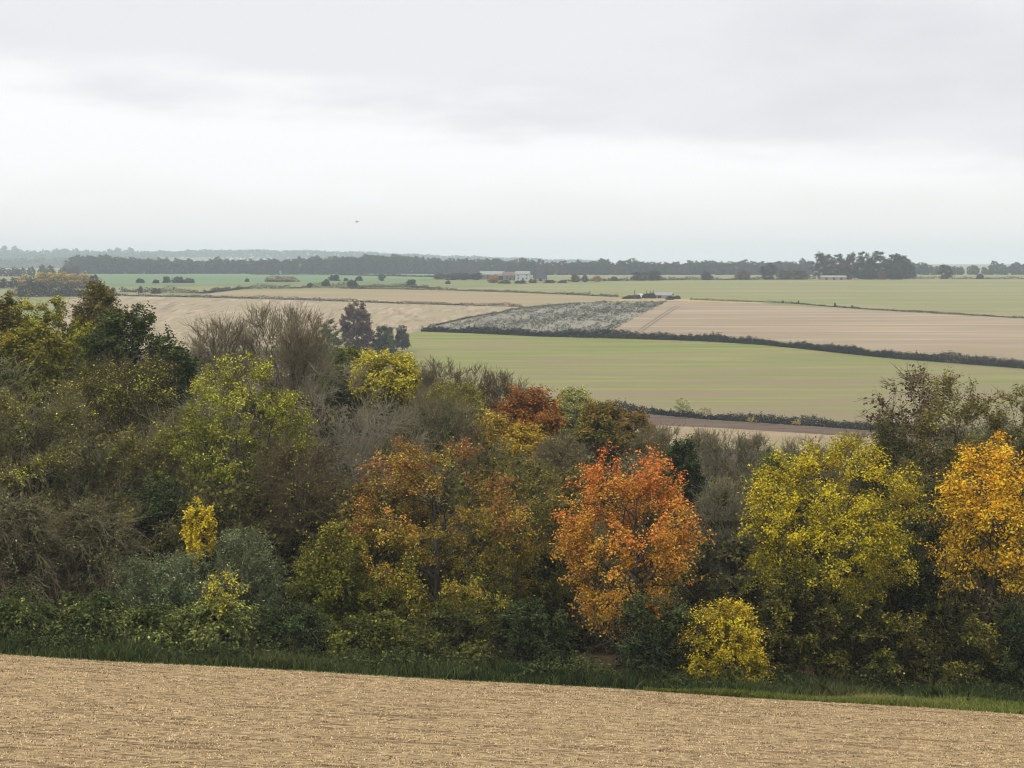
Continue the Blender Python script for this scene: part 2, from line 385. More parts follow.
blades('grass', 42000, lambda r, n: 36 - 30 * r.uniform(0, 1, n)**1.4, lambda r, x: edge_y(x) - .05 + r.uniform(0, 1, len(x)) * (.2 + (4.6 + .9 * np.sin(x * .9) + .6 * np.sin(x * 2.3 + 1)) * sst(8, 25, x + 1.0 * np.sin(x * .7))), .26, .016,
       [(74, 86, 38), (104, 118, 52), (134, 142, 70), (162, 152, 96)], 'bright green grass verge between the stubble and the wood', 'grass')
blades('rough_grass', 40000, lambda r, n: r.uniform(-34, 34, n), lambda r, x: edge_y(x) + .15 + 5.0 * sst(9, 25, x) * .75 + r.uniform(0, 1, len(x))**.8 * 3.6, .55, .02,
       [(44, 52, 30), (62, 76, 42), (84, 98, 54), (112, 106, 70)], 'dark rank grass and nettles along the foot of the wood', 'undergrowth', lean=.3)

def ground_cover():
    rng = np.random.default_rng(5); n = 30000
    x = rng.uniform(-36, 36, n); y = edge_y(x) + 1.0 + 4.4 * sst(8, 20, x) + rng.uniform(0, 1, n) * 4
    lump = .55 + .45 * np.sin(x * .8 + 1.2 * np.sin(y * .7)) + .3 * np.sin(x * 2.1 + y)
    P = np.stack([x, y, hgt(x, y) + rng.uniform(0, 1, n)**.7 * np.maximum(.25, lump) * 1.0], -1)
    V, Fq = leaves(rng, P, .15, .1, .9)
    c = pal([(40, 46, 28), (56, 66, 36), (78, 88, 46), (100, 102, 64)], rng.uniform(0, 1, n)) * np.exp(rng.normal(0, .25, n))[:, None]
    tag(link('undergrowth', mesh_np('undergrowth', V, [Fq], M_LEAF, np.repeat(c, 4, axis=0))), 'low leafy nettles and brambles under the front trees', 'undergrowth', kind='stuff')
ground_cover()
blades('dead_stems', 500, lambda r, n: r.uniform(-34, 34, n) + r.normal(0, .3, n), lambda r, x: edge_y(x) + .4 + 4.8 * sst(8, 20, x) * .75 + r.uniform(0, 1, len(x)) * 3.2, 1.0, .012,
       [(62, 54, 42), (86, 74, 58), (116, 104, 80)], 'dead brown dock and hogweed stems standing along the foot of the wood', 'undergrowth', lean=.16)

# ------------------------------------------------------------------ far fields (outlines walked round in the photo, draped on the land)
A90 = R(90)
M_GREENF = noise_mat('winter_wheat', S(112, 120, 60), S(134, 132, 78), (0.012, 0.25, 1), 1.0, 9, .42, .58, c3=S(130, 116, 88), scale3=(0.02, 0.12, 1), n3=1.0, f3=(.38, .68), rot=-.08, grad=(430, 590, .14, -.10))
M_TANF = noise_mat('drilled_field', S(138, 121, 100), S(168, 149, 124), (0.008, 0.16, 1), 1.0, 9, .40, .60, c3=S(142, 126, 100), scale3=(.008, .08, 1), n3=1.0, f3=(.42, .64), rot=-.05)
M_STUB = noise_mat('far_stubble', S(98, 88, 72), S(172, 152, 126), (0.3, 0.012, 1), 1.0, 8, .32, .60, c3=S(148, 136, 104), scale3=(.04, .01, 1), n3=1.0, f3=(.40, .62), rot=.35)
M_STRIP = noise_mat('strip_stubble', S(140, 122, 94), S(160, 140, 108), (0.02, 0.2, 1), 1.0, c3=S(136, 128, 90), scale3=(.006, .04, 1), n3=1.0, f3=(.46, .62))
M_OLIVE = noise_mat('thin_pasture', S(122, 120, 78), S(148, 135, 100), (.008, .07, 1), 1.0, 7, .36, .62, c3=S(122, 126, 78), scale3=(.003, .02, 1), n3=1.0, f3=(.42, .6))
M_BRIGHT = noise_mat('young_crop', S(92, 116, 80), S(110, 128, 88), (.006, .03, 1), 1.0)
M_PLOUGH = noise_mat('ploughed_earth', S(84, 68, 56), S(108, 90, 74), (.05, .3, 1), 1.0)
M_PLOT = noise_mat('grey_plot', S(124, 118, 102), S(148, 142, 126), (.3, .3, 1), 1.0, 8)
M_ROUGH = noise_mat('dry_grass', S(150, 132, 88), S(172, 154, 108), (.05, .05, 1), 1.0)
M_HEDGEG = noise_mat('far_green', S(140, 158, 120), S(160, 172, 130), (.01, .01, 1), 1.0)

sheet('wheat_field', [(388, 341), (395, 335.5), (425, 331.5), (540, 336.5), (700, 341), (800, 348), (900, 359), (1030, 369), (1140, 381), (1140, 452), (1024, 444), (880, 430.5), (800, 424.5), (720, 419.5), (640, 412.5), (560, 402), (470, 398), (388, 351)], M_GREENF, .06, label='green and brown striped field of young winter wheat')
sheet('woodland_floor', [(-60, 362), (150, 352), (330, 350), (387, 341), (387.5, 352), (468, 399), (470, 440), (-60, 440)], M_FLOOR, .06, label='leaf litter at the far side of the wood')
sheet('ploughed_strip', [(540, 401), (640, 414), (720, 421), (800, 426), (880, 432), (1140, 453.5), (1140, 461), (880, 438), (800, 433), (720, 428), (630, 424), (540, 411)], M_PLOUGH, .06, label='dark ploughed strip below the hedge')
sheet('lower_field', [(630, 424.2), (720, 428.2), (800, 433.2), (880, 438.2), (1024, 452), (1000, 455), (800, 452), (640, 446)], M_STRIP, .06, label='pale field bottom glimpsed behind the wood')
plot_px = [(428, 328.5), (470, 318.5), (520, 309.5), (600, 302), (668, 301.5), (606, 333.5), (540, 332)]
sheet('vegetable_plot', plot_px, M_PLOT, .06, label='grey plot of leftover vegetables')
sheet('drilled_field', [(668.5, 301.5), (760, 304), (860, 310), (1024, 319), (1140, 325), (1140, 378), (1024, 364), (900, 353), (800, 342.5), (700, 336), (606.5, 333.5)], M_TANF, .06, label='smooth pinkish tan drilled field')
sheet('far_stubble_field', [(60, 300), (110, 296.5), (180, 297.5), (300, 300.5), (400, 304), (520, 307), (519, 309.3), (470, 318.2), (427.5, 328.3), (400, 336), (330, 346), (150, 350), (60, 340)], M_STUB, .06, label='pale stubble field with drill lines')
sheet('stubble_strip', [(205, 294.5), (232, 291), (300, 289.6), (400, 289.3), (480, 291.5), (560, 294.5), (625, 298), (600, 301.5), (521, 306.5), (400, 303.2), (300, 299.7), (215, 297)], M_STRIP, .06, label='narrow tan strip of stubble')
sheet('rough_strip', [(590, 302.5), (640, 297), (700, 299.5), (790, 302.5), (760, 303.8), (668, 301.3), (600, 301.8)], M_ROUGH, .1, label='rough dry grass round the sheeted stacks')
sheet('crop_field', [(90, 287), (84, 274.8), (200, 274.3), (330, 274.2), (440, 275), (470, 279), (400, 282), (300, 283.5), (180, 285.5)], M_BRIGHT, .15, label='bright green crop field under the far belt')
sheet('pasture', [(440, 288.5), (560, 284), (680, 281), (820, 280), (1140, 279.8), (1140, 323), (1024, 317.5), (860, 308.5), (790, 302.8), (690, 299), (640, 297), (560, 293)], M_OLIVE, .1, label='wide thin olive pasture')
# wheel tracks in the drilled field
M_TRACK = noise_mat('wheel_track', S(112, 98, 80), S(130, 114, 94), (.3, .3, 1), 1.0)
for a, b, c in (((634, 334), (676, 306), 1.1), ((638.5, 334.2), (680, 306.2), 1.1)):
    A, B = ground(*a)[:2], ground(*b)[:2]; d = (B - A) / np.linalg.norm(B - A); q = np.array([-d[1], d[0]]) * .5
    sheet('wheel_track', [A - q, A + q, B + q, B - q], M_TRACK, .12, px=False, label='dark wheel track up the drilled field')

def in_poly(P, poly):
    x, y = P[:, 0], P[:, 1]; r = np.zeros(len(P), bool); n = len(poly)
    for i in range(n):
        (x1, y1), (x2, y2) = poly[i], poly[(i + 1) % n]
        c = ((y1 > y) != (y2 > y)) & (x < (x2 - x1) * (y - y1) / (y2 - y1 + 1e-12) + x1); r ^= c
    return r
def plot_plants():
    rng = np.random.default_rng(3); poly = [tuple(ground(*p)[:2]) for p in plot_px]; pa = np.array(poly)
    n = 20000; P = rng.uniform(pa.min(0), pa.max(0), (n, 2)); P = P[in_poly(P, poly)]
    a, b = ground(606, 333)[:2], ground(668, 302)[:2]; d = (b - a) / np.linalg.norm(b - a); q = np.array([-d[1], d[0]])
    u = P @ q; v = P @ d
    band = np.sin(u * .55) * .5 + .6 * np.sin(u * .13 + .04 * v) + .4 * np.sin(v * .12 + 2 * np.sin(u * .07))
    ur = np.round(u / 1.7) * 1.7 + rng.normal(0, .22, len(u)); P = P + (ur - u)[:, None] * q
    P = P[rng.uniform(0, 1, len(P)) < np.clip(.45 + .4 * band, .12, .9)]; n = len(P)
    per = 5; Q = np.repeat(P, per, axis=0) + rng.normal(0, .35, (n * per, 2)); m = len(Q)
    z = hgt(Q[:, 0], Q[:, 1]) + rng.uniform(0, .7, m)
    V, Fq = leaves(rng, np.column_stack([Q, z]), .65, .4, .6)
    kind = rng.choice(4, n, p=[.38, .12, .28, .22]); pc = np.array([s2l((58, 66, 48)), s2l((148, 144, 132)), s2l((130, 124, 110)), s2l((86, 96, 66))])[kind]
    c = np.repeat(pc, per, axis=0) * np.exp(rng.normal(0, .2, m))[:, None]
    tag(link('vegetable_tops', mesh_np('vegetable_tops', V, [Fq], M_LEAF, np.repeat(c, 4, axis=0))), 'withered grey and green vegetable tops covering the plot', 'crop', kind='stuff')
plot_plants()

# ------------------------------------------------------------------ hedges
def hedge(name, px, h, w, stops, label, seed, leaf=.45, per_m=16, vary=.35, gap=0.0, cat='hedge'):
    rng = np.random.default_rng(seed)
    pts = np.array([ground(*p)[:2] for p in px]); seg = np.linalg.norm(np.diff(pts, axis=0), axis=1); cum = np.concatenate([[0], np.cumsum(seg)])
    n = int(cum[-1] * per_m); s = rng.uniform(0, cum[-1], n)
    x = np.interp(s, cum, pts[:, 0]); y = np.interp(s, cum, pts[:, 1])
    dx = np.gradient(np.interp(np.linspace(0, cum[-1], 400), cum, pts[:, 0])); dy = np.gradient(np.interp(np.linspace(0, cum[-1], 400), cum, pts[:, 1]))
    dd = norm(np.stack([-dy, dx], -1)); k = np.clip((s / cum[-1] * 399).astype(int), 0, 399)
    ph = rng.uniform(0, 6, 4)
    hh = h * (1 + vary * (np.sin(s / 3.1 + ph[0]) * .5 + np.sin(s / 7.7 + ph[1]) * .6 + np.sin(s / 23 + ph[2]) * .6) + np.where(rng.uniform(0, 1, n) < .12, .3, 0) * np.abs(np.sin(s * 1.7 + ph[3])) + .22 * np.sin(s / 1.3 + ph[2]) * np.sin(s / .77) + rng.normal(0, .09, n))
    hh = np.maximum(hh, .25 * h)
    if gap: hh = np.where(np.sin(s / 17 + ph[3]) + .6 * np.sin(s / 5.3) < -1.6 + gap * 1.5, hh * .3, hh)
    a = rng.uniform(0, np.pi, n); rr = np.sqrt(rng.uniform(.04, 1, n))
    off = np.cos(a) * rr * w * .5; z = hgt(x, y) + np.sin(a) * rr * hh * .9
    P = np.stack([x + dd[k, 0] * off, y + dd[k, 1] * off, z], -1)
    V, Fq = leaves(rng, P, leaf, leaf * .65, .4)
    g = np.clip(.5 + .25 * np.sin(s / 9 + ph[1]) + .2 * np.sin(s / 2.3) + rng.normal(0, .2, n), 0, 1)
    c = pal(stops, g) * np.exp(rng.normal(0, .25, n))[:, None]
    return tag(link(name, mesh_np(name, V, [Fq], M_LEAF, np.repeat(c, 4, axis=0))), label, cat)
HG = [(14, 17, 12), (22, 27, 17), (32, 36, 23), (50, 48, 34)]
HB = [(24, 24, 18), (36, 37, 26), (52, 51, 36), (76, 70, 50)]
hedge('hedge', [(422, 331.5), (480, 333.5), (540, 336.5), (620, 338.5), (700, 341), (760, 344.5), (800, 348.5), (850, 354), (900, 359), (960, 363.5), (1030, 369), (1120, 380)], 2.8, 2.4, HG, 'long dark trimmed hedge above the green wheat field', 1, per_m=190, leaf=.55, vary=.3)
hedge('hedge', [(600, 408), (640, 413), (720, 420), (800, 425), (880, 431), (1000, 442)], 2.4, 2.2, HG, 'dark low hedge along the foot of the green wheat field', 2, per_m=200, leaf=.42, vary=.3)
hedge('hedge', [(95, 295.5), (180, 297), (250, 298.7), (300, 300), (400, 303.6), (470, 305.8), (522, 307)], 1.6, 1.8, HG, 'thin dark hedge between the narrow tan strip and the big stubble field', 3, leaf=.6, per_m=26, gap=.1)
hedge('hedge', [(120, 292), (170, 293), (205, 293.5), (222, 291.5), (240, 289.3), (300, 288.3), (350, 287.5), (400, 287.3), (440, 288.5)], 2.6, 3.4, HB, 'ragged olive hedge bending round the left end of the tan strip', 4, leaf=.7, per_m=34, vary=.5, gap=.15)
hedge('hedge', [(340, 288.5), (420, 290), (480, 291.5), (560, 294.5), (618, 297)], 1.6, 1.8, HB, 'thin hedge line running right towards the white sheeted stacks', 5, leaf=.6, per_m=26, gap=.15)
hedge('hedge', [(690, 300), (740, 301.8), (790, 303.5), (860, 309), (940, 313.8), (1024, 318.3), (1110, 323)], .9, 1.5, HB, 'thin dark field boundary above the pinkish drilled field', 6, leaf=.5, per_m=26, gap=.2)
hedge('hedge', [(428, 327.8), (470, 318), (520, 309), (580, 303.5)], 1.0, 1.5, HB, 'broken scrubby boundary on the upper edge of the grey plot', 7, leaf=.5, per_m=18, gap=.3)
hedge('hedge', [(250, 275.2), (340, 275.3), (440, 277.3), (480, 279)], 1.8, 2.5, HG, 'thin distant hedge crossing the bright green crop field', 8, leaf=1.0, per_m=10)
hedge('hedge', [(560, 281.5), (620, 280.8), (680, 280.2), (760, 279.8), (815, 279.6)], 2.2, 3, HG, 'distant dark hedge at the top of the olive pasture', 9, leaf=1.0, per_m=16, vary=.5)
hedge('hedge', [(905, 278.8), (960, 279), (1030, 279.2), (1100, 279.2)], 1.8, 3, HB, 'distant hedge right of the dark copse', 10, leaf=1.0, per_m=10)
hedge('hedge', [(18, 297), (45, 296.5), (70, 296.5), (88, 296)], 6.0, 6, [(36, 34, 28), (54, 50, 40), (72, 68, 52)], 'tall dark thicket below the row of yellow trees', 11, leaf=.9, per_m=130, vary=.3)
# ------------------------------------------------------------------ the wood: every tree by its look
def K(**k): return k
CH = K(env='round', nL=16, nB=170, nT=2400, nLv=14, leaf=.145, lw=.6, rise=.9, twl=.9, jit=.08, bright=.28, gh=.75, gr=.15, tup=.2, droop=.35, lump=.16)
ORANGE = K(**{**CH, 'lowthin': .55, 'nT': 2000, 'leaf': .15, 'bvar': .3, 'jit': .1, 'stops': ((158, 134, 50), (204, 152, 54), (218, 138, 58), (218, 110, 66))})
GOLD = K(**{**CH, 'nLv': 13, 'nT': 1600, 'jit': .1, 'lowthin': .85, 'env': 'round', 'leaf': .16, 'stops': ((150, 130, 40), (220, 174, 44), (240, 184, 46), (234, 158, 54))})
YELLOW = K(**{**CH, 'nT': 2900, 'nB': 230, 'nLv': 14, 'leaf': .14, 'jit': .1, 'bvar': .35, 'lowthin': .25, 'lump': .14, 'stops': ((100, 108, 32), (154, 146, 34), (198, 176, 38), (182, 168, 46))})
OLIVECH = K(**{**CH, 'nT': 3000, 'nB': 200, 'nLv': 10, 'nLv': 13, 'leaf': .14, 'bright': .36, 'stops': ((98, 112, 40), (136, 132, 46), (162, 124, 52), (162, 98, 66))})
GREENISH = K(**{**CH, 'nT': 2100, 'nLv': 12, 'stops': ((66, 78, 30), (94, 102, 36), (122, 122, 42), (144, 132, 48))})
ASH = K(lowthin=.4, env='round', nL=16, nB=150, nT=2600, nLv=13, leaf=.15, lw=.55, rise=1.0, twl=1.0, bright=.35, stops=((84, 90, 38), (122, 126, 46), (158, 158, 58), (176, 170, 72)), tup=.2, droop=.3, stems=4, tr=.32, lump=.2)
OAK = K(env='dome', nL=16, nB=170, nT=1900, nLv=14, leaf=.24, lw=.7, rise=.5, twl=.9, stops=((34, 46, 26), (52, 66, 34), (74, 84, 42), (92, 98, 50)), lump=.3)
RUSSET = K(env='dome', nL=12, nB=110, nT=1400, nLv=13, leaf=.22, lw=.7, rise=.6, twl=.9, stops=((144, 114, 42), (154, 108, 42), (150, 98, 46), (126, 84, 50)), gh=.9)
BRIGHTY = K(env='dome', nL=12, nB=110, nT=1200, nLv=15, leaf=.22, lw=.65, rise=.8, twl=.8, stops=((112, 108, 46), (166, 154, 54), (196, 182, 66), (192, 184, 74)))
BARE = K(env='vase', nL=18, nB=120, nT=800, nLv=0, sub=4, rise=1.2, twl=1.5, stems=2, tup=.2, droop=.0, twig=M_TWIGB, tw_r=.016, lump=.25)
BAREG = K(**{**BARE, 'twig': M_TWIGG, 'bark': M_BARKP, 'droop': .25, 'env': 'round', 'rise': .7, 'tr': .3})
SPARSE = K(**{**BARE, 'nLv': 17, 'nT': 1600, 'env': 'round', 'leaf': .15, 'tw_r': .018, 'rise': .7, 'droop': .3, 'bright': .5, 'stops': ((60, 68, 30), (90, 98, 38), (128, 128, 48), (150, 142, 62))})
WEEP = K(**{**SPARSE, 'droop': .6, 'rise': .5, 'nT': 900, 'sub': 3, 'nLv': 18, 'twig': M_TWIGB, 'lump': .4, 'stops': ((62, 64, 42), (82, 82, 52), (104, 102, 68))})
SCRUB = K(env='bush', nL=26, nB=180, nT=1500, nLv=3, sub=3, leaf=.14, rise=1.0, twl=1.1, stems=6, tr=.08, twig=M_TWIGB, stops=((92, 84, 50), (112, 98, 58), (124, 112, 70)), zt=.6, tw_r=.016)
SCRUBD = K(**{**SCRUB, 'twig': M_TWIGD})
BUSH = K(env='bush', nL=20, nB=110, nT=1100, nLv=14, leaf=.15, lw=.62, rise=.6, twl=.75, stems=5, tr=.06, zt=.5, stops=((40, 52, 28), (58, 74, 36), (80, 94, 46), (106, 116, 60)), droop=.3, lump=.45, jit=.05, bright=.35)
BRAMBLE = K(**{**BUSH, 'stops': ((36, 46, 24), (54, 66, 32), (82, 92, 44), (122, 128, 66)), 'droop': 1.0, 'leaf': .17, 'twl': .9, 'gh': .5, 'gr': .5})
DARKB = K(**{**BUSH, 'stops': ((30, 40, 24), (42, 54, 30), (58, 70, 38), (76, 88, 50))})
SALLOW = K(**{**BUSH, 'env': 'bush', 'stops': ((48, 60, 36), (74, 88, 54), (102, 116, 78), (132, 142, 104)), 'leaf': .16, 'lw': .32, 'rise': 1.5, 'droop': -.2, 'nT': 1300, 'twl': 1.0})
HAZELY = K(**{**BUSH, 'nB': 170, 'bright': .28, 'stops': ((92, 96, 32), (150, 138, 32), (204, 176, 38), (214, 190, 52)), 'rise': .35, 'leaf': .115, 'nT': 2200, 'twl': .75, 'lump': .15})
HORN = K(**{**BUSH, 'stops': ((38, 44, 22), (58, 62, 28), (98, 96, 38), (160, 146, 50)), 'rise': .15, 'leaf': .16, 'gr': .55, 'gh': .4})

T = tree_px
# back rank
T('leafless_tree', 280, 307, 132, 44, 400, BARE, 'tall leafless grey-brown tree, highest of the bare crowns against the stubble field', seed=1)
T('leafless_tree', 222, 320, 130, 34, 400, BARE, 'leafless brownish tree just right of the dark green oak', seed=2)
T('leafless_tree', 303, 313, 128, 26, 400, BARE, 'leafless twiggy tree left of the round green tree', seed=3)
T('green_tree', 326, 318, 440, 27, 392, K(**{**OAK, 'leaf': .5, 'twl': 1.6, 'nT': 1000, 'tw_r': .03, 'stops': ((64, 80, 42), (86, 102, 52), (106, 122, 66))}), 'small round fresh green tree beside the dark purple tree', seed=4)
T('copper_beech', 356, 300, 540, 19, 354, K(**{**OAK, 'env': 'round', 'lump': .1, 'nLv': 22, 'nT': 1300, 'tw_r': .03, 'twl': 1.5, 'stops': ((80, 64, 54), (102, 82, 68), (122, 100, 80)), 'leaf': .5}), 'dark purple-brown tree standing up against the pale stubble', seed=5)
T('green_bush', 384, 325, 545, 12, 354, K(**{**BUSH, 'stops': ((56, 64, 42), (76, 84, 52), (96, 102, 66)), 'leaf': .5, 'twl': 1.6, 'tw_r': .03}), 'small dark green tree just right of the purple-brown tree', seed=6)
T('green_bush', 402, 325, 560, 8, 346, K(**{**BUSH, 'leaf': .5, 'twl': 1.2, 'nT': 500, 'tw_r': .03, 'stops': ((64, 62, 48), (82, 80, 58))}), 'small grey-green bush at the left corner of the green field', 'bush', seed=7)
T('field_maple', 350, 348, 142, 45, 400, K(**{**OAK, 'stops': ((70, 82, 36), (96, 104, 44), (126, 128, 54))}), 'mid green tree between the bare crowns and the bright yellow crown', seed=28)
T('yellow_maple', 385, 348, 120, 44, 400, K(**{**BRIGHTY, 'lump': .14}), 'bright lemon yellow tree crown in the middle of the wood', seed=9)
T('brown_scrub', 440, 356, 142, 46, 440, SCRUBD, 'dark brown leafless thicket right of the lemon yellow crown', 'bush', seed=10)
T('brown_scrub', 420, 362, 138, 34, 440, SCRUB, 'olive brown leafless thicket touching the right side of the lemon yellow crown', 'bush', seed=110)
T('brown_scrub', 472, 364, 144, 38, 440, SCRUBD, 'dark leafless thicket, middle one of the row running down to the russet oak', 'bush', seed=111)
T('brown_scrub', 500, 371, 146, 36, 440, SCRUBD, 'purplish leafless thicket up behind the russet oak', 'bush', seed=11)
T('brown_scrub', 400, 376, 132, 40, 450, SCRUB, 'twiggy grey-brown scrub just under the lemon yellow crown', 'bush', seed=12)
T('pale_tree', 574, 388, 165, 22, 440, K(**{**ASH, 'stems': 1, 'leaf': .24, 'stops': ((120, 122, 62), (156, 152, 84), (174, 170, 104))}), 'pale straw-green round tree right behind the russet oak', seed=13)
T('olive_tree', 603, 401, 145, 36, 450, K(**{**OAK, 'stops': ((74, 74, 34), (102, 98, 42), (128, 112, 48), (140, 106, 50))}), 'low olive green tree right of the russet oak', seed=14)
T('orange_brown_tree', 636, 411, 142, 22, 450, K(**{**RUSSET, 'nT': 800, 'stops': ((108, 102, 46), (124, 108, 50), (130, 104, 52))}), 'small orange-brown tree at the right end of the olive tree', seed=15)
T('russet_oak', 528, 387, 125, 42, 440, RUSSET, 'rounded russet oak in the middle of the wood', seed=16)
T('olive_tree', 455, 380, 128, 40, 440, K(**{**ASH, 'stems': 2, 'stops': ((96, 96, 42), (124, 118, 48), (146, 138, 58))}), 'loose yellow-olive tree left of the russet oak', seed=17)
T('holly', 442, 402, 116, 32, 450, K(**{**OAK, 'stops': ((44, 58, 32), (60, 78, 40), (84, 98, 50))}), 'dark green holly crown under the yellow-olive tree', seed=18)
T('yellow_tree', 523, 424, 116, 30, 470, K(**{**BRIGHTY, 'nT': 700, 'stops': ((132, 116, 44), (178, 150, 48), (196, 164, 56))}), 'low golden yellow crown directly in front of the russet oak', seed=19)
T('silver_birch', 490, 412, 108, 15, 455, K(**{**ASH, 'stems': 1, 'nT': 420, 'nB': 60, 'stops': ((150, 128, 52), (184, 154, 58), (196, 166, 70)), 'bark': M_BARKP, 'tr': .12}), 'slim yellow birch with a pale stem left of the golden crown', seed=20)
T('brown_scrub', 560, 436, 112, 40, 500, K(**{**SCRUB, 'nLv': 7, 'stops': ((92, 88, 50), (116, 108, 60), (130, 122, 72))}), 'olive grey scrub left of the orange cherry top', 'bush', seed=21)
T('grey_scrub', 726, 428, 128, 46, 520, K(**{**SCRUB, 'nLv': 4, 'twig': M_TWIGG}), 'grey twiggy thicket between the orange cherry and the yellow cherry', 'bush', seed=22)
T('brown_scrub', 806, 436, 134, 42, 500, SCRUB, 'brown twiggy thicket rising behind the left side of the yellow cherry', 'bush', seed=23)
T('brown_scrub', 672, 424, 134, 42, 500, K(**{**SCRUB, 'nLv': 5}), 'brown-green thicket behind the right shoulder of the orange cherry', 'bush', seed=24)
T('brown_scrub', 652, 428, 128, 30, 510, K(**{**SCRUB, 'nLv': 7, 'bright': .4, 'stops': ((86, 82, 48), (108, 100, 58), (126, 116, 72))}), 'brown-green scrub just above the orange cherry top', 'bush', seed=120)
T('brown_scrub', 702, 431, 131, 30, 510, K(**{**SCRUB, 'nLv': 7, 'bright': .4, 'stops': ((86, 82, 48), (108, 100, 58), (126, 116, 72))}), 'brown-green scrub right of the holly, below the ploughed strip', 'bush', seed=121)
T('brown_scrub', 758, 437, 129, 30, 510, K(**{**SCRUB, 'nLv': 7, 'bright': .4, 'stops': ((86, 82, 48), (108, 100, 58), (126, 116, 72))}), 'brown scrub left of the yellow cherry top, below the pale field bottom', 'bush', seed=122)
T('brown_scrub', 852, 433, 126, 30, 510, K(**{**SCRUB, 'nLv': 7, 'bright': .4, 'stops': ((86, 82, 48), (108, 100, 58), (126, 116, 72))}), 'brown scrub directly behind the top of the yellow cherry', 'bush', seed=123)
T('holly', 684, 431, 104, 22, 520, K(**{**DARKB, 'env': 'dome', 'leaf': .18, 'twl': .7}), 'dark green holly at the right shoulder of the orange cherry', seed=25)
T('green_tree', 782, 452, 98, 28, 520, K(**{**GREENISH, 'stops': ((62, 76, 36), (86, 100, 46), (110, 122, 58))}), 'small green tree left of the yellow cherry top', seed=26)
# upper left mass
T('yellow_maple', 38, 292, 128, 62, 380, K(**{**BRIGHTY, 'stops': ((92, 94, 38), (134, 132, 44), (176, 172, 56))}), 'yellow-green tree at the top left edge of the wood', seed=30)
T('brown_oak', 97, 283, 140, 30, 360, K(**{**OAK, 'nLv': 12, 'stops': ((92, 84, 44), (114, 104, 54), (124, 116, 62))}), 'pointed olive brown tree top, tallest in the left of the wood', seed=31)
T('brown_oak', 2, 288, 122, 26, 380, K(**{**OAK, 'nT': 700, 'stops': ((84, 82, 38), (108, 102, 44), (128, 120, 54))}), 'rusty olive tree cut by the left frame edge at the top of the wood', seed=32)
T('dark_oak', 128, 303, 118, 62, 400, OAK, 'broad dark green oak with a sloping right side', seed=33)
T('dark_oak', 172, 338, 116, 26, 400, K(**{**OAK, 'nT': 600}), 'small dark green oak below the right side of the broad dark oak', seed=34)
T('orange_brown_tree', 30, 322, 110, 56, 420, K(**{**OAK, 'stops': ((70, 76, 34), (98, 102, 40), (128, 124, 46), (138, 118, 50))}), 'amber and olive tree below the yellow-green one at the left edge', seed=35)
T('sparse_tree', 120, 350, 104, 62, 520, K(**{**SPARSE, 'twig': M_TWIGD}), 'half bare reddish-brown tree below the broad dark oak', seed=36)
# left middle
T('sparse_tree', 35, 372, 92, 80, 585, SPARSE, 'big nearly bare olive grey tree at the left edge', seed=40)
T('sparse_tree', 150, 410, 94, 56, 590, SPARSE, 'twiggy olive tree left of the yellow-green ash', seed=41)
T('leafless_tree', 205, 380, 102, 40, 560, BAREG, 'bare grey tree behind the left side of the yellow-green ash', seed=42)
T('ash_tree', 240, 350, 92, 88, 500, ASH, 'tall yellow-green ash with several dark stems', seed=43)
T('leafless_tree', 335, 352, 100, 62, 560, BAREG, 'bare grey tree with a straight dark trunk right of the ash', seed=44)
T('leafless_tree', 385, 400, 96, 56, 560, BAREG, 'bare grey arching tree between the ash and the amber cherry', seed=45)
T('leafless_tree', 440, 398, 106, 46, 520, K(**{**BARE, 'nLv': 3, 'leaf': .16, 'stops': ((96, 92, 52), (120, 110, 62))}), 'bare brown tree behind the red top of the amber cherry', seed=46)
T('weeping_willow', 15, 490, 80, 46, 610, WEEP, 'grey drooping half bare willow at the left edge above the brambles', seed=47)
T('weeping_willow', 92, 500, 82, 34, 600, WEEP, 'second grey drooping tree, right of the one at the left edge', seed=48)
T('yellow_sapling', 198, 498, 82, 16, 556, K(**{**BRIGHTY, 'nB': 60, 'nT': 420, 'nLv': 11, 'nL': 8, 'twl': .5, 'leaf': .15, 'stops': ((170, 152, 44), (212, 186, 48), (224, 198, 62))}), 'small bright yellow tree in the dark gap left of the silver sallow', seed=49)
T('holly', 160, 470, 88, 40, 590, K(**{**DARKB, 'env': 'round', 'leaf': .18}), 'dark green small tree left of the little yellow tree', seed=50)
T('sparse_tree', 300, 440, 88, 46, 600, K(**{**SPARSE, 'twig': M_TWIGD, 'nLv': 3}), 'dark thin twiggy tree right of the silver sallow', seed=51)
# front middle
T('green_maple', 332, 520, 78, 38, 655, K(**{**GREENISH, 'lump': .35, 'env': 'bush', 'jit': .1}), 'olive green maple at the left flank of the amber cherry', seed=60)
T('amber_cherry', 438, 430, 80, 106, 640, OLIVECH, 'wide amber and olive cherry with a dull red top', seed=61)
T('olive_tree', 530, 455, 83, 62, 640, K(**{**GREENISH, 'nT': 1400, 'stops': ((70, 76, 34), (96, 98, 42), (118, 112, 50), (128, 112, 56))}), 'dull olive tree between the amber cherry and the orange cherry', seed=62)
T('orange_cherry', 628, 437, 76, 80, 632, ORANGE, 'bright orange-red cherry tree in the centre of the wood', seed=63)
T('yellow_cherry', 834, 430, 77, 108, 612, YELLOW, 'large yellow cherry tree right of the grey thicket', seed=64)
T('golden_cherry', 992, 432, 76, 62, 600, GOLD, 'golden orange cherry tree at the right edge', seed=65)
T('brown_tree', 962, 372, 90, 100, 600, K(**{**OAK, 'nB': 220, 'nT': 3000, 'nLv': 11, 'leaf': .16, 'rise': .9, 'lump': .13, 'jit': .09, 'bright': .35, 'twl': 1.0, 'sub': 1, 'stops': ((58, 62, 30), (86, 86, 38), (116, 108, 48), (124, 104, 58))}), 'broad olive brown tree behind the golden cherry', seed=66)
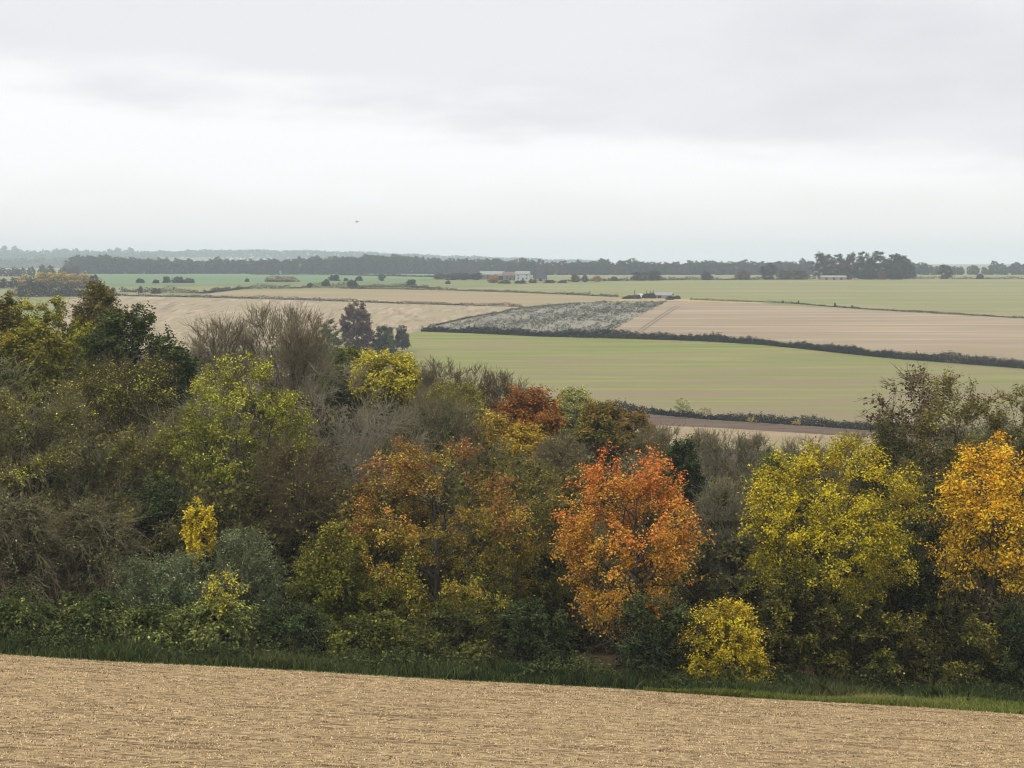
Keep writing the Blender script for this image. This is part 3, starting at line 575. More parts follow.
T('brown_tree', 1024, 378, 94, 58, 600, K(**{**OAK, 'nB': 180, 'nT': 2200, 'nLv': 11, 'leaf': .16, 'rise': .9, 'lump': .13, 'jit': .09, 'bright': .35, 'twl': 1.0, 'sub': 1, 'stops': ((58, 66, 30), (86, 90, 38), (114, 112, 48), (126, 112, 58))}), 'olive brown tree behind the golden cherry, cut by the right frame edge', seed=112)
T('olive_tree', 893, 412, 93, 34, 560, K(**{**OAK, 'nT': 1500, 'nLv': 12, 'leaf': .16, 'jit': .09, 'stops': ((54, 60, 30), (76, 80, 38), (98, 96, 46))}), 'dull olive tree tucked between the yellow cherry and the broad olive brown tree', seed=113)
T('dark_seeded_tree', 915, 368, 96, 36, 480, K(**{**SPARSE, 'nLv': 7, 'nT': 380, 'nB': 60, 'sub': 2, 'leaf': .24, 'stops': ((72, 58, 40), (86, 68, 46), (96, 80, 52))}), 'thin tree with dark brown dead leaf bunches behind the yellow cherry', seed=67)
T('holly', 930, 480, 84, 44, 640, K(**{**DARKB, 'env': 'round'}), 'dark green tree between the yellow cherry and the golden cherry', seed=68)
T('grey_scrub', 722, 480, 86, 34, 600, K(**{**SCRUB, 'twig': M_TWIGG, 'nLv': 4, 'stops': ((70, 76, 46), (88, 94, 58))}), 'grey arching shrub right of the orange cherry', 'bush', seed=69)
# front rank of bushes
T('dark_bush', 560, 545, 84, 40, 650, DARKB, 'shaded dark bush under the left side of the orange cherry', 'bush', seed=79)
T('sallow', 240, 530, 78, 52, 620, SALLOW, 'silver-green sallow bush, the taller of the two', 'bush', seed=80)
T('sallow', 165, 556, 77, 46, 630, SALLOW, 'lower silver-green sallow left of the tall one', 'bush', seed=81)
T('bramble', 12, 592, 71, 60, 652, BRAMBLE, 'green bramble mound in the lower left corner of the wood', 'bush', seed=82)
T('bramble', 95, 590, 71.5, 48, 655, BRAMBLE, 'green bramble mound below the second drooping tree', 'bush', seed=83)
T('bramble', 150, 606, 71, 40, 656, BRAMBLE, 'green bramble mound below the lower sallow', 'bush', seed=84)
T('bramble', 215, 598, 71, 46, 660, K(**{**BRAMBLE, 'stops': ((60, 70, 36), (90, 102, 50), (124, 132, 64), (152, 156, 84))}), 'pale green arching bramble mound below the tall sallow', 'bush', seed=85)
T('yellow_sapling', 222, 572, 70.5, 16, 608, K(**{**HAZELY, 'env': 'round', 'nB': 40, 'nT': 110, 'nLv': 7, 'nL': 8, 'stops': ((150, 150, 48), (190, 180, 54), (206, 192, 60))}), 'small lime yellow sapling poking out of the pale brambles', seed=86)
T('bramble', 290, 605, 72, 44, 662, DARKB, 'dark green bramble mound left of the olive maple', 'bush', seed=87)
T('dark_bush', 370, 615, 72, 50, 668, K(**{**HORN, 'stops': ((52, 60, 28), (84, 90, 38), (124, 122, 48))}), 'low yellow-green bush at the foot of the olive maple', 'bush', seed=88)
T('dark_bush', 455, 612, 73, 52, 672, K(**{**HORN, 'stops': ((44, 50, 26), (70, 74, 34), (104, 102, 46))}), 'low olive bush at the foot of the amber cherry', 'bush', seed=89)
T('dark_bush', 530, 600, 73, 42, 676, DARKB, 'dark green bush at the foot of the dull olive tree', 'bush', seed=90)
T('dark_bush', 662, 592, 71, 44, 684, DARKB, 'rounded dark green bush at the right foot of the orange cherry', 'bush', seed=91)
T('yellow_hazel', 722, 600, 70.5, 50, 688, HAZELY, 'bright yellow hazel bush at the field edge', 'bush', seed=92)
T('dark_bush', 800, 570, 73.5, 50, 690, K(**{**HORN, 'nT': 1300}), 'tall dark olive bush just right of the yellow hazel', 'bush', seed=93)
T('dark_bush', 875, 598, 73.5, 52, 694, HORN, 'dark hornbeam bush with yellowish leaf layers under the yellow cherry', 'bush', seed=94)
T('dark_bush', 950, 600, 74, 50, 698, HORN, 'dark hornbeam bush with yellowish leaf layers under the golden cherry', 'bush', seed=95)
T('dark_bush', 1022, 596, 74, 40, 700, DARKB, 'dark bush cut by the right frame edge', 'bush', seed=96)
# beyond the frame on both sides, so that a step aside still meets the wood
T('sparse_tree', -85, 360, 92, 80, 585, SPARSE, 'nearly bare tree beyond the left frame edge', seed=101)
T('dark_oak', -80, 300, 120, 60, 400, OAK, 'dark oak beyond the left frame edge', seed=102)
T('bramble', -80, 600, 71, 60, 652, BRAMBLE, 'bramble mound beyond the left frame edge', 'bush', seed=103)
T('brown_tree', 1110, 380, 88, 70, 600, K(**{**SPARSE, 'nLv': 10}), 'olive tree beyond the right frame edge', seed=104)
T('dark_bush', 1100, 590, 74, 50, 700, DARKB, 'dark bush beyond the right frame edge', 'bush', seed=105)

# the understory that closes the wood between the trunks
def understory():
    rng = np.random.default_rng(21)
    U = [grow(400 + i, 6.5, 3.6, .1, **k) for i, k in enumerate((
        K(**{**BUSH, 'nT': 900, 'nLv': 12, 'leaf': .22, 'twl': .9, 'stops': ((52, 54, 30), (74, 74, 40), (100, 96, 52))}),
        K(**{**SCRUB, 'nT': 900, 'nLv': 10, 'leaf': .2, 'bright': .4, 'stops': ((58, 62, 32), (86, 88, 42), (118, 112, 54))}),
        K(**{**BUSH, 'nT': 900, 'nLv': 12, 'leaf': .22, 'twl': .9, 'stops': ((64, 60, 34), (92, 84, 42), (120, 104, 50))}),
        K(**{**SCRUB, 'nT': 900, 'nLv': 9, 'leaf': .2, 'bright': .4, 'twig': M_TWIGG, 'stops': ((66, 70, 40), (92, 94, 54))})))]
    first = {}
    lim = ([-150, 0, 90, 170, 230, 300, 380, 420, 480, 560, 640, 700, 800, 860, 920, 1024, 1180], [330, 330, 330, 365, 350, 356, 395, 395, 405, 425, 440, 452, 462, 470, 430, 420, 420])
    lab = ('dull olive bush half hidden among the trunks inside the wood', 'twiggy brown bush half hidden among the trunks inside the wood', 'tawny olive bush half hidden among the trunks inside the wood', 'twiggy grey bush half hidden among the trunks inside the wood')
    for Y, step in ((86, 4.2), (93, 4.4), (101, 4.6), (110, 5), (121, 5.5), (133, 6), (147, 6.5), (163, 7), (185, 8), (212, 9), (245, 10)):
        x = -.40 * Y - 4
        while x < .40 * Y + 4:
            y = Y + rng.uniform(-2.5, 2.5); xx = x + rng.uniform(-1, 1); px = 512 + xx / y * F
            zt = at(px, np.interp(px, *lim) + rng.uniform(0, 25), y)[2]; b = float(hgt(xx, y))
            H = min(zt - b, rng.uniform(6, 11) if Y < 100 else rng.uniform(8, 14) if Y < 140 else rng.uniform(14, 20)); x += step * rng.uniform(.8, 1.2)
            if H < 2.5: continue
            k = int(rng.choice(4, p=[.36, .2, .28, .16]))
            if k not in first:
                r = plant('understory_bush', (xx, y, b), *U[k], lab[k], 'bush', 'bushes filling the inside of the wood', crown='foliage', trunk='stems'); first[k] = r
            else:
                r = copy_tree(first[k]); r.location = (xx, y, b)
            s = H / 6.5; r.scale = (max(s * .8, .75), max(s * .8, .75), s); r.rotation_euler = (0, 0, float(rng.uniform(0, 6.28)))
understory()
# ------------------------------------------------------------------ far trees: a few kinds, copied one by one
FK = K(nL=9, nB=60, nT=380, nLv=8, leaf=1.0, lw=.8, twl=1.8, tw_r=.05, lump=.2, bright=.3, rise=.5)
def far_kind(seed, H, RX, stops, **kw):
    k = {**FK, 'stops': stops, **kw}; zb = k.pop('zb', H * .03)
    return grow(seed, H, RX, zb, **k)
GREY = ((64, 72, 54), (84, 88, 62), (100, 98, 70))
FAR = {
    'copse': [far_kind(270 + i, 23, 8.0, ((40, 50, 34), (58, 66, 42), (86, 90, 56)), env='dome', nB=110, nT=1000, leaf=1.0, lump=.12, twl=2.2) for i in range(2)],
    'green': [far_kind(200 + i, 16, 6.0, ((44, 52, 36), (60, 66, 42), (80, 82, 52)), env='round' if i % 2 else 'dome') for i in range(3)],
    'grey': [far_kind(210 + i, 15, 5.0, ((56, 54, 46), (72, 68, 56), (88, 82, 66)), nLv=7, env='round') for i in range(2)],
    'brown': [far_kind(220 + i, 15, 6.0, ((66, 54, 40), (86, 68, 48), (104, 80, 54)), env='dome') for i in range(2)],
    'red': [far_kind(230, 9, 4.2, ((92, 70, 56), (110, 82, 62)), zb=.4, env='dome')],
    'yellow': [far_kind(240 + i, 11, 3.6, ((84, 78, 50), (150, 130, 62), (190, 164, 78)), zb=.8, gh=1.1) for i in range(2)],
    'amber': [far_kind(245, 8, 3.6, ((150, 116, 66), (176, 136, 78)), zb=.6)],
    'bush': [far_kind(250 + i, 4, 3.0, ((40, 44, 34), (56, 58, 42), (74, 72, 52)), zb=.05, env='bush', leaf=.55, twl=.8, tw_r=.03, stems=3) for i in range(2)],
    'purple': [far_kind(255, 5, 4.0, ((74, 58, 54), (96, 74, 66)), zb=.05, env='bush', leaf=.6, twl=.9, tw_r=.03, stems=3)],
    'dry': [far_kind(258, 4, 4.0, ((128, 118, 82), (150, 136, 98)), zb=.05, env='bush', leaf=.5, twl=.9, tw_r=.03, stems=3)],
}
rf = np.random.default_rng(77)
NAT = {'copse': 23, 'green': 16, 'grey': 15, 'brown': 15, 'red': 9, 'yellow': 11, 'amber': 8, 'bush': 4, 'purple': 5, 'dry': 4}
NAMES = {'bush': 'shrub', 'purple': 'shrub', 'dry': 'shrub'}
protos = {}
def far_tree(kind, x, y, H, label, group=None, wide=1.0, cat=None, name=None):
    i = int(rf.integers(len(FAR[kind]))); wm, lm = FAR[kind][i]
    z = float(hgt(x, y)); cat = cat or ('bush' if kind in NAMES else 'tree'); name = name or NAMES.get(kind, 'far_tree')
    if (kind, i) not in protos:
        r = plant(name, (x, y, z - .1), wm, lm, label, cat, group); protos[(kind, i)] = r
    else:
        r = copy_tree(protos[(kind, i)]); r.name = name; r.location = (x, y, z - .1); tag(r, label, cat)
        if group: r['group'] = group
        elif 'group' in r: del r['group']
    s = H / NAT[kind]; r.scale = (s * wide, s * wide, s); r.rotation_euler = (0, 0, float(rf.uniform(0, 6.28)))
    r['category'] = cat
    return r
def far_px(kind, px, ybase, ytop, label, wpx=None, Y=None, **kw):
    """a tree whose foot is seen on the ground at (px, ybase)"""
    p = ground(px, ybase) if Y is None else at(px, ybase, Y); Yd = p[1]
    H = at(px, ytop, Yd)[2] - float(hgt(p[0], Yd))
    wide = 1.0
    if wpx: wide = (wpx * Yd / F) / (H * {'copse': .72, 'green': .75, 'grey': .67, 'brown': .8, 'red': .93, 'yellow': .65, 'amber': .9}.get(kind, 1.55))
    return far_tree(kind, p[0], Yd, H, label, wide=wide, **kw)

# horizon belt, three ranks deep
def belt(x0, x1, step, Y, top, jit, kinds, pr, label, group, Yj=25):
    px = x0
    while px < x1:
        q = px + rf.uniform(-.35, .35) * step; Yq = Y + rf.uniform(-Yj, Yj); p = at(q, 262, Yq)
        t = (top(q) if callable(top) else top) + rf.normal(0, jit)
        H = max(at(q, t, Yq)[2] - float(hgt(p[0], Yq)), 6)
        far_tree(str(rf.choice(kinds, p=pr)), p[0], Yq, H, label, group, wide=rf.uniform(.95, 1.45))
        px += step * rf.uniform(.75, 1.25)
tl = lambda q: 258.0 - 1.8 * np.sin(q * .021) - 1.2 * np.exp(-((q - 375) / 40)**2)
GBR = (['green', 'grey', 'brown'], [.5, .3, .2])
belt(72, 515, 6.0, 1900, tl, .9, *GBR, 'hazy blue-green or brown tree in the long skyline belt left of the farm', 'trees of the skyline belt left of the farm')
belt(70, 520, 9.0, 1955, lambda q: tl(q) - .8, 1.0, *GBR, 'hazy blue-green or brown tree in the long skyline belt left of the farm', 'trees of the skyline belt left of the farm')
belt(515, 815, 6.5, 1720, 261.6, 1.9, *GBR, 'hazy slate green tree in the skyline belt between the farm and the dark copse', 'trees of the skyline belt right of the farm')
belt(512, 815, 9.5, 1780, 261.0, 1.9, *GBR, 'hazy slate green tree in the skyline belt between the farm and the dark copse', 'trees of the skyline belt right of the farm')
belt(912, 1120, 8.0, 1750, 264.0, 2.2, *GBR, 'hazy grey-green tree on the skyline right of the dark copse', 'trees of the skyline right of the copse')
belt(920, 1120, 10, 1800, 265.0, 2.0, *GBR, 'hazy grey-green tree on the skyline right of the dark copse', 'trees of the skyline right of the copse')
belt(-60, 78, 8.0, 1500, 266.0, 1.2, ['green', 'grey'], [.6, .4], 'dark hazy tree at the left end of the skyline above the yellow row', 'trees above the yellow row')
for Yr, tp, st in ((5300, 248, 11), (5150, 250.0, 11)):
    belt(-45, 165, st, Yr, lambda q: tp + 2.0 * np.sin(q * .11 + Yr) + (3.5 if 86 < q < 92 or 137 < q < 150 else 0), 1.2, ['green', 'grey'], [.6, .4], 'faint pale blue tree on the farthest ridge at the left', 'trees on the farthest ridge', Yj=60)
for q, t in ((174, 251), (191, 252), (158, 251), (274, 254), (283, 253), (293, 254), (303, 253.5), (318, 255)):
    p = at(q, t, 5250); far_tree('grey', p[0], 5250, max(p[2] - float(hgt(p[0], 5250)), 8), 'faint grey tree standing up singly on the farthest ridge', 'single trees on the farthest ridge', wide=1.0)
# the low wooded hill behind the belt reads as one mass
def far_wood():
    rng = np.random.default_rng(9); n = 16000
    x = rng.uniform(-1400, 300, n); y = rng.uniform(5000, 5160, n)
    topz = np.interp(x, [-1500, -1250, -1000, -750, -500, -250, 300, 1500], [22, 30, 38, 37, 31, 20, 0, -6]) + 1.5 * np.sin(x / 29) + 1.0 * np.sin(x / 11.1)
    g = hgt(x, y); P = np.stack([x, y, g + rng.uniform(0, 1, n)**.6 * np.maximum(topz - g, 4)], -1)
    n = 34000; y = rng.uniform(3300, 5050, n); x = y * rng.uniform(-.44, -.235, n)
    keep = np.sin(x / 61 + y / 90) + .7 * np.sin(x / 23 - y / 47) > -1.0; x, y = x[keep], y[keep]; n = len(x)
    P = np.concatenate([P, np.stack([x, y, hgt(x, y) + rng.uniform(0, 1, n) * (15 + 6 * np.sin(x / 17) * np.sin(y / 23))], -1)]); n = len(P)
    V, Fq = leaves(rng, P, 8, 6, .4)
    c = pal(GREY, rng.uniform(0, 1, n))
    tag(link('far_wood', mesh_np('far_wood', V, [Fq], M_LEAF, np.repeat(c, 4, axis=0))), 'pale blue woods on the farthest hill and ridge', 'wood', kind='stuff')
far_wood()

# the dark copse on the right of the skyline
CG = 'trees of the dark copse'
for kd, q, t, w, lb in (('grey', 824, 252, 22, 'leftmost grey tree of the dark copse, thin at the top'), ('copse', 838, 253, 20, 'brownish tree left of the gap in the dark copse'), ('grey', 850, 252, 12, 'narrow tree left beside the sky gap in the dark copse'),
        ('copse', 862, 250.5, 22, 'tall green tree right beside the sky gap in the dark copse'), ('copse', 878, 250, 26, 'tallest green tree in the middle of the dark copse'), ('copse', 893, 253, 24, 'green tree in the right half of the dark copse'),
        ('grey', 901, 253.5, 18, 'pale thin tree near the right end of the dark copse'), ('copse', 907, 258, 18, 'low tree closing the right end of the dark copse')):
    Yq = 1240 + rf.uniform(0, 30); far_px(kd, q, 279.3, t, lb, wpx=w, Y=Yq, group=CG)
for kd, q, t, w, lb in (('brown', 845, 261, 18, 'low russet tree at the front of the dark copse'), ('red', 881, 270, 9, 'small red tree at the front foot of the dark copse'), ('copse', 868, 263, 20, 'low dark tree at the front centre of the dark copse'), ('copse', 895, 265, 20, 'low dark tree at the front right of the dark copse'), ('grey', 830, 263, 18, 'low grey tree behind the long shed')):
    far_px(kd, q, 279.4, t, lb, wpx=w, Y=1232, group=CG)
for kd, q, b, t, w, lb in (('green', 768, 279.5, 262, 16, 'round green tree left of the long shed'), ('red', 743, 279.5, 270, 12, 'reddish small tree left of the round green tree'), ('brown', 785, 279.5, 269, 16, 'brown low tree right of the round green tree'), ('brown', 799, 279.5, 268, 16, 'brown low tree next to the long shed'),
        ('red', 575, 282, 273.5, 8, 'red small tree in the hedge right of the farm'), ('green', 585, 282, 274.5, 7, 'olive small tree right beside the red one near the farm'), ('amber', 597, 281.5, 275.5, 7, 'tawny small tree, third to the right of the farm'),
        ('amber', 493.5, 283, 274.5, 9, 'bright orange small tree in front of the farm'), ('brown', 440, 279.5, 272.5, 14, 'russet low tree left of the farm'), ('grey', 462, 280, 272, 18, 'dark clump of tree left beside the farm'), ('grey', 476, 280, 272.5, 14, 'dark tree against the left end of the farm'), ('green', 452, 280, 273, 14, 'green low tree between the russet one and the farm'),
        ('grey', 640, 280.5, 271, 18, 'dark tree in the hedge above the white stacks'), ('green', 655, 280.5, 270, 16, 'grey-green tree in the hedge right above the white stacks'), ('green', 706, 280, 271, 14, 'dark tree in the hedge midway to the round green tree'), ('bush', 614, 280.5, 276.5, 7, 'small dark bush in the hedge right of the tawny tree'),
        ('bush', 140, 283, 278.5, 8, 'small round bush on the bright field nearest the yellow row'), ('bush', 156, 283.5, 279.5, 7, 'low grey bush left beside the dark clump on the bright field'), ('bush', 167, 283, 276.5, 8, 'dark round bush at the left end of the purple clump'), ('purple', 178, 283, 276, 12, 'purple-brown bush in the clump on the bright field'), ('purple', 189, 283, 277.5, 10, 'right hand purple-brown bush of the clump on the bright field'),
        ('bush', 247, 282, 278.5, 5, 'tiny dark bush alone on the bright field'), ('dry', 275, 282, 275.5, 16, 'dry tan reed bush on the bright field, left half'), ('dry', 288, 282, 276, 16, 'dry tan reed bush on the bright field, right half'), ('bush', 267, 282, 279.2, 5, 'small dark bush left of the dry tan bushes'),
        ('bush', 334, 281, 275, 11, 'dark bush right of the dry tan bushes'), ('bush', 346, 281.5, 278, 5, 'tiny bush right beside a larger dark one'), ('bush', 359, 281, 276.5, 8, 'rounded dark bush farther right on the bright field'), ('green', 382, 281, 273.5, 7, 'small tree standing on the hedge above the tan strip'),
        ('bush', 411, 285.5, 279.5, 10, 'very dark round bush on the hedge over the tan strip'), ('bush', 352, 286.5, 280, 10, 'grey-green bush on the hedge left of the very dark one'), ('bush', 326, 286, 279.5, 8, 'olive bush on the hedge farther left of the very dark one'), ('bush', 448, 284, 280.5, 5, 'small dot of a bush right of the very dark one'), ('bush', 310, 287, 283, 6, 'small low bush on the hedge over the tan strip'),
        ('purple', 156, 293.5, 287.5, 10, 'dark purple bush in the rough grass left of the tan strip'), ('bush', 140.5, 293, 286.5, 5, 'narrow bush in the rough grass left of the purple one'), ('purple', 110, 294, 286, 12, 'dark bush right beside the thicket under the yellow row'), ('bush', 100, 294, 287, 10, 'dark bush at the right end of the thicket under the yellow row'),
        ('dry', 16, 296, 287, 14, 'grey-green bush at the left end of the thicket under the yellow row'),
        ('bush', 505, 283.5, 280, 12, 'low dark bush before the farm wall'), ('bush', 520, 283.5, 280.3, 12, 'low dark bush before the white farmhouse'), ('purple', 533, 283, 278.5, 8, 'dark brown bush right of the white farmhouse'), ('bush', 550, 283, 279.8, 12, 'long low dark bush right of the dark roofed shed'), ('bush', 562, 283, 280.5, 10, 'low dark bush farthest right of the farm'),
        ('bush', 980, 279, 274, 8, 'dark round bush on the skyline field right of the copse'), ('grey', 945, 279, 264, 14, 'pale bare round tree right of the dark copse')):
    far_px(kd, q, b, t, lb, wpx=w)
YR = ((4, 278, 'green'), (14, 277, 'green'), (24, 275.5, 'yellow'), (33, 276, 'green'), (42, 272.5, 'yellow'), (53, 271.5, 'yellow'), (63, 271, 'yellow'), (74, 274, 'yellow'), (84, 272.5, 'yellow'), (94, 273, 'brown'))
ords = ('first', 'second', 'third', 'fourth', 'fifth', 'sixth', 'seventh', 'eighth', 'ninth', 'tenth')
for i, (q, t, kd) in enumerate(YR):
    far_px(kd, q, 288.3, t, f'{ {"green": "grey-green", "yellow": "yellow", "brown": "bronze"}[kd]} tree, {ords[i]} from the left in the far row of yellow trees', wpx=11.5, group='row of yellow trees in the far left')
# the lone small tree on the hedge below the wheat field, and its neighbour
wm, lm = grow(300, 5.6, 2.6, 1.4, env='round', nL=8, nB=50, nT=420, nLv=9, leaf=.22, twl=.7, stops=((140, 146, 84), (172, 172, 110), (186, 184, 128)), rise=.7)
p = ground(682, 417); plant('small_tree', (p[0], p[1], p[2]), wm, lm, 'lone pale green round tree on the low hedge below the wheat field', 'tree')
wm, lm = grow(301, 3.6, 2.0, .8, env='round', nL=8, nB=40, nT=260, nLv=5, leaf=.2, twl=.6, stops=((150, 146, 96), (168, 160, 112)), rise=.7)
p = ground(705, 419); plant('small_tree', (p[0], p[1], p[2]), wm, lm, 'thin sparse sapling right of the lone pale green tree', 'tree')
for q, y, lb in ((752, 421.5, 'left of two yellow low bushes on the hedge below the wheat field'), (797, 424.5, 'right of two yellow low bushes on the hedge below the wheat field')):
    wm, lm = grow(302 + q, 1.6, 1.9, .1, env='bush', nL=8, nB=40, nT=200, nLv=7, leaf=.22, twl=.4, stems=3, tr=.03, stops=((176, 150, 70), (200, 176, 90)))
    p = ground(q, y); plant('yellow_bush', (p[0], p[1] - 1.0, p[2]), wm, lm, lb, 'bush', crown='foliage', trunk='stems')

# ------------------------------------------------------------------ farm buildings, stacks, posts
def flat(name, c1, c2, sc=2.0, rough=.8): return noise_mat(name, c1, c2, (1, 1, 1), sc, rough=rough)
M_ROOFP = flat('pale_sheet_roof', S(124, 130, 126), S(148, 152, 146)); M_ROOFB = flat('brown_tile', S(104, 90, 80), S(126, 110, 98)); M_ROOFD = flat('slate', S(50, 54, 62), S(70, 74, 82))
M_WHITE = flat('white_render', S(166, 166, 164), S(186, 186, 182)); M_BRICK = flat('brick', S(106, 98, 92), S(124, 116, 108)); M_DARK = flat('dark_opening', S(34, 32, 32), S(50, 46, 44)); M_BOARD = flat('boarding', S(128, 112, 98), S(158, 142, 126)); M_SHEET = flat('white_sheet', S(180, 178, 172), S(206, 204, 198)); M_POST = flat('post_wood', S(70, 62, 52), S(96, 86, 72))
def faces_mesh(name, V, Fs, mat):
    me = bpy.data.meshes.new(name); me.from_pydata([tuple(map(float, v)) for v in V], [], Fs); me.update(); me.materials.append(mat); return me
def boxv(x0, x1, y0, y1, z0, z1):
    return [(x0, y0, z0), (x1, y0, z0), (x1, y1, z0), (x0, y1, z0), (x0, y0, z1), (x1, y0, z1), (x1, y1, z1), (x0, y1, z1)], [(0, 3, 2, 1), (4, 5, 6, 7), (0, 1, 5, 4), (1, 2, 6, 5), (2, 3, 7, 6), (3, 0, 4, 7)]
def barn(name, px, ybase, W, D, h, rh, mw, mr, label, cat, rz=0.0, doors=(), windows=()):
    p = ground(px, ybase); r = empty(name, (p[0], p[1], p[2] - .3), rz); tag(r, label, cat)
    w, d = W / 2, D / 2
    V = [(-w, -d, 0), (w, -d, 0), (w, d, 0), (-w, d, 0), (-w, -d, h), (w, -d, h), (w, d, h), (-w, d, h), (-w, 0, h + rh), (w, 0, h + rh)]
    link('wall', faces_mesh('wall', V, [(0, 1, 5, 4), (2, 3, 7, 6), (1, 2, 6, 9, 5), (3, 0, 4, 8, 7)], mw), r)
    o, t = .4, .25; k = rh / d
    V = []
    for x in (-w - o, w + o): V += [(x, -d - o, h - o * k + .03), (x, 0, h + rh + .03), (x, d + o, h - o * k + .03), (x, d + o, h - o * k + .03 + t), (x, 0, h + rh + .03 + t), (x, -d - o, h - o * k + .03 + t)]
    link('roof', faces_mesh('roof', V, [(0, 1, 7, 6), (1, 2, 8, 7), (2, 3, 9, 8), (3, 4, 10, 9), (4, 5, 11, 10), (5, 0, 6, 11), (0, 5, 4, 1), (1, 4, 3, 2), (6, 7, 10, 11), (7, 8, 9, 10)], mr), r)
    for x, ww, z0, z1 in doors: link('door', faces_mesh('door', *boxv(x - ww / 2, x + ww / 2, -d - .06, -d + .05, z0, z1), M_DARK), r)
    for x, ww, z0, z1 in windows: link('window', faces_mesh('window', *boxv(x - ww / 2, x + ww / 2, -d - .05, -d + .05, z0, z1), M_ROOFD), r)
    return r
barn('open_barn', 492, 279.2, 20, 12, 4.2, 2.4, M_BRICK, M_ROOFP, 'long low barn with a pale roof at the left end of the farm', 'barn', .12, doors=((-3, 3, .3, 3.6), (4.5, 3, .3, 3.6)))
barn('cart_shed', 501, 280.0, 9, 8, 3.6, 1.4, M_DARK, M_ROOFB, 'dark open shed right of the pale roofed barn', 'shed', .1, doors=((0, 6, .3, 3.2),))
barn('farmhouse', 511, 280.3, 12, 8, 4.2, 2.6, M_BRICK, M_ROOFB, 'brick farmhouse with a brown roof left of the white one', 'house', .1, doors=((-1, 1.2, .3, 2.4),), windows=((-3.6, 1.2, 1.4, 2.8), (2.6, 1.2, 1.4, 2.8)))
barn('farmhouse', 523, 280.6, 11, 8, 5.6, 1.9, M_WHITE, M_ROOFP, 'white rendered farmhouse in the middle of the farm', 'house', -.15, doors=((.5, 1.3, .3, 2.5),), windows=((-3.2, 1.2, 1.4, 2.8), (3.4, 1.2, 1.4, 2.8), (-3.2, 1.2, 3.9, 5), (3.4, 1.2, 3.9, 5)))
barn('dark_shed', 540, 281.2, 9.5, 8, 2.6, 2.6, M_BOARD, M_ROOFD, 'shed with a dark slate roof at the right end of the farm', 'shed', .1, doors=((0, 2.4, .3, 2.3),))
barn('long_shed', 833, 279.9, 20, 6, 2.4, 1.2, M_BOARD, M_ROOFP, 'long low pale shed in front of the dark copse', 'shed', .03, doors=((-6, 1.6, .3, 2.2), (0, 1.6, .3, 2.2), (6, 1.6, .3, 2.2)))
barn('field_shed', 664, 298.2, 9.5, 7, 2.0, 1.4, M_BOARD, M_ROOFP, 'low shed with a pale sheet roof between field scrub', 'shed', -.25, doors=((-2, 2, .3, 2),))
# sheeted heap: a rounded clamp under a white sheet, tyres holding it down
p = ground(640, 298.0); r = empty('sheeted_heap', (p[0], p[1], p[2])); tag(r, 'rounded heap under a bright white sheet left of the low shed', 'heap')
nu, nv = 22, 12; rg = np.random.default_rng(1); V = []; Fs = []
for i in range(nu):
    a = 2 * math.pi * i / nu
    for j in range(nv):
        t = j / (nv - 1); rr = math.cos(t * math.pi / 2)**.8
        V.append((3.0 * rr * math.cos(a) + rg.normal(0, .05), 2.2 * rr * math.sin(a) + rg.normal(0, .05), 2.6 * math.sin(t * math.pi / 2)**.9 - .1))
for i in range(nu):
    for j in range(nv - 1): a, b = i * nv + j, ((i + 1) % nu) * nv + j; Fs.append((a, b, b + 1, a + 1))
link('sheet', faces_mesh('sheet', V, Fs, M_SHEET), r)
def post(px, y, H, label):
    p = ground(px, y); n = 6; V = []
    for z, rad in ((-.2, .24), (H * .6, .2), (H, .15)):
        for i in range(n): V.append((rad * math.cos(i * 1.047) + .06 * z * .2, rad * math.sin(i * 1.047), z))
    Fs = [(k * n + i, k * n + (i + 1) % n, (k + 1) * n + (i + 1) % n, (k + 1) * n + i) for k in range(2) for i in range(n)] + [tuple(range(2 * n, 3 * n))]
    o = link('post', faces_mesh('post', V, Fs, M_POST)); o.location = tuple(map(float, p)); tag(o, label, 'post', 'posts among the scrub round the stacks')
for q, y, H, lb in ((634.5, 298, 4.6, 'tall thin post left of the white sheeted heap'), (646.3, 297.5, 4.2, 'thin post just right of the white sheeted heap'), (650, 297.5, 4.3, 'thin post midway between heap and shed'), (653.2, 297.5, 4.3, 'thin post nearest the left end of the low shed')): post(q, y, H, lb)
for kd, q, b, t, w, lb in (('purple', 631, 298.6, 294.8, 12, 'purplish scrub left of the white sheeted heap'), ('purple', 636, 298.8, 294.0, 9, 'purplish scrub touching the left of the sheeted heap'), ('bush', 646, 298.4, 293.5, 9, 'dark scrub right of the white sheeted heap'), ('bush', 652, 298.4, 292.8, 9, 'dark scrub before the left end of the low shed'), ('bush', 670, 299.8, 296.0, 9, 'grey scrub before the right end of the low shed'), ('bush', 677, 299.0, 295.6, 8, 'dark scrub right of the low shed'), ('bush', 626, 299, 296.5, 8, 'low scrub at the far left of the stacks'),
        ('bush', 835, 306.8, 302.8, 2.6, 'tiny bush on the boundary of the drilled field, middle one'), ('bush', 783, 303.2, 300.2, 1.8, 'tiny bush on the boundary of the drilled field, leftmost'), ('bush', 798.5, 303.8, 300.4, 1.8, 'tiny upright bush on the boundary of the drilled field, second from the left'), ('bush', 852, 308.3, 305, 2.4, 'tiny bush on the boundary of the drilled field, rightmost')):
    far_px(kd, q, b, t, lb, wpx=w)

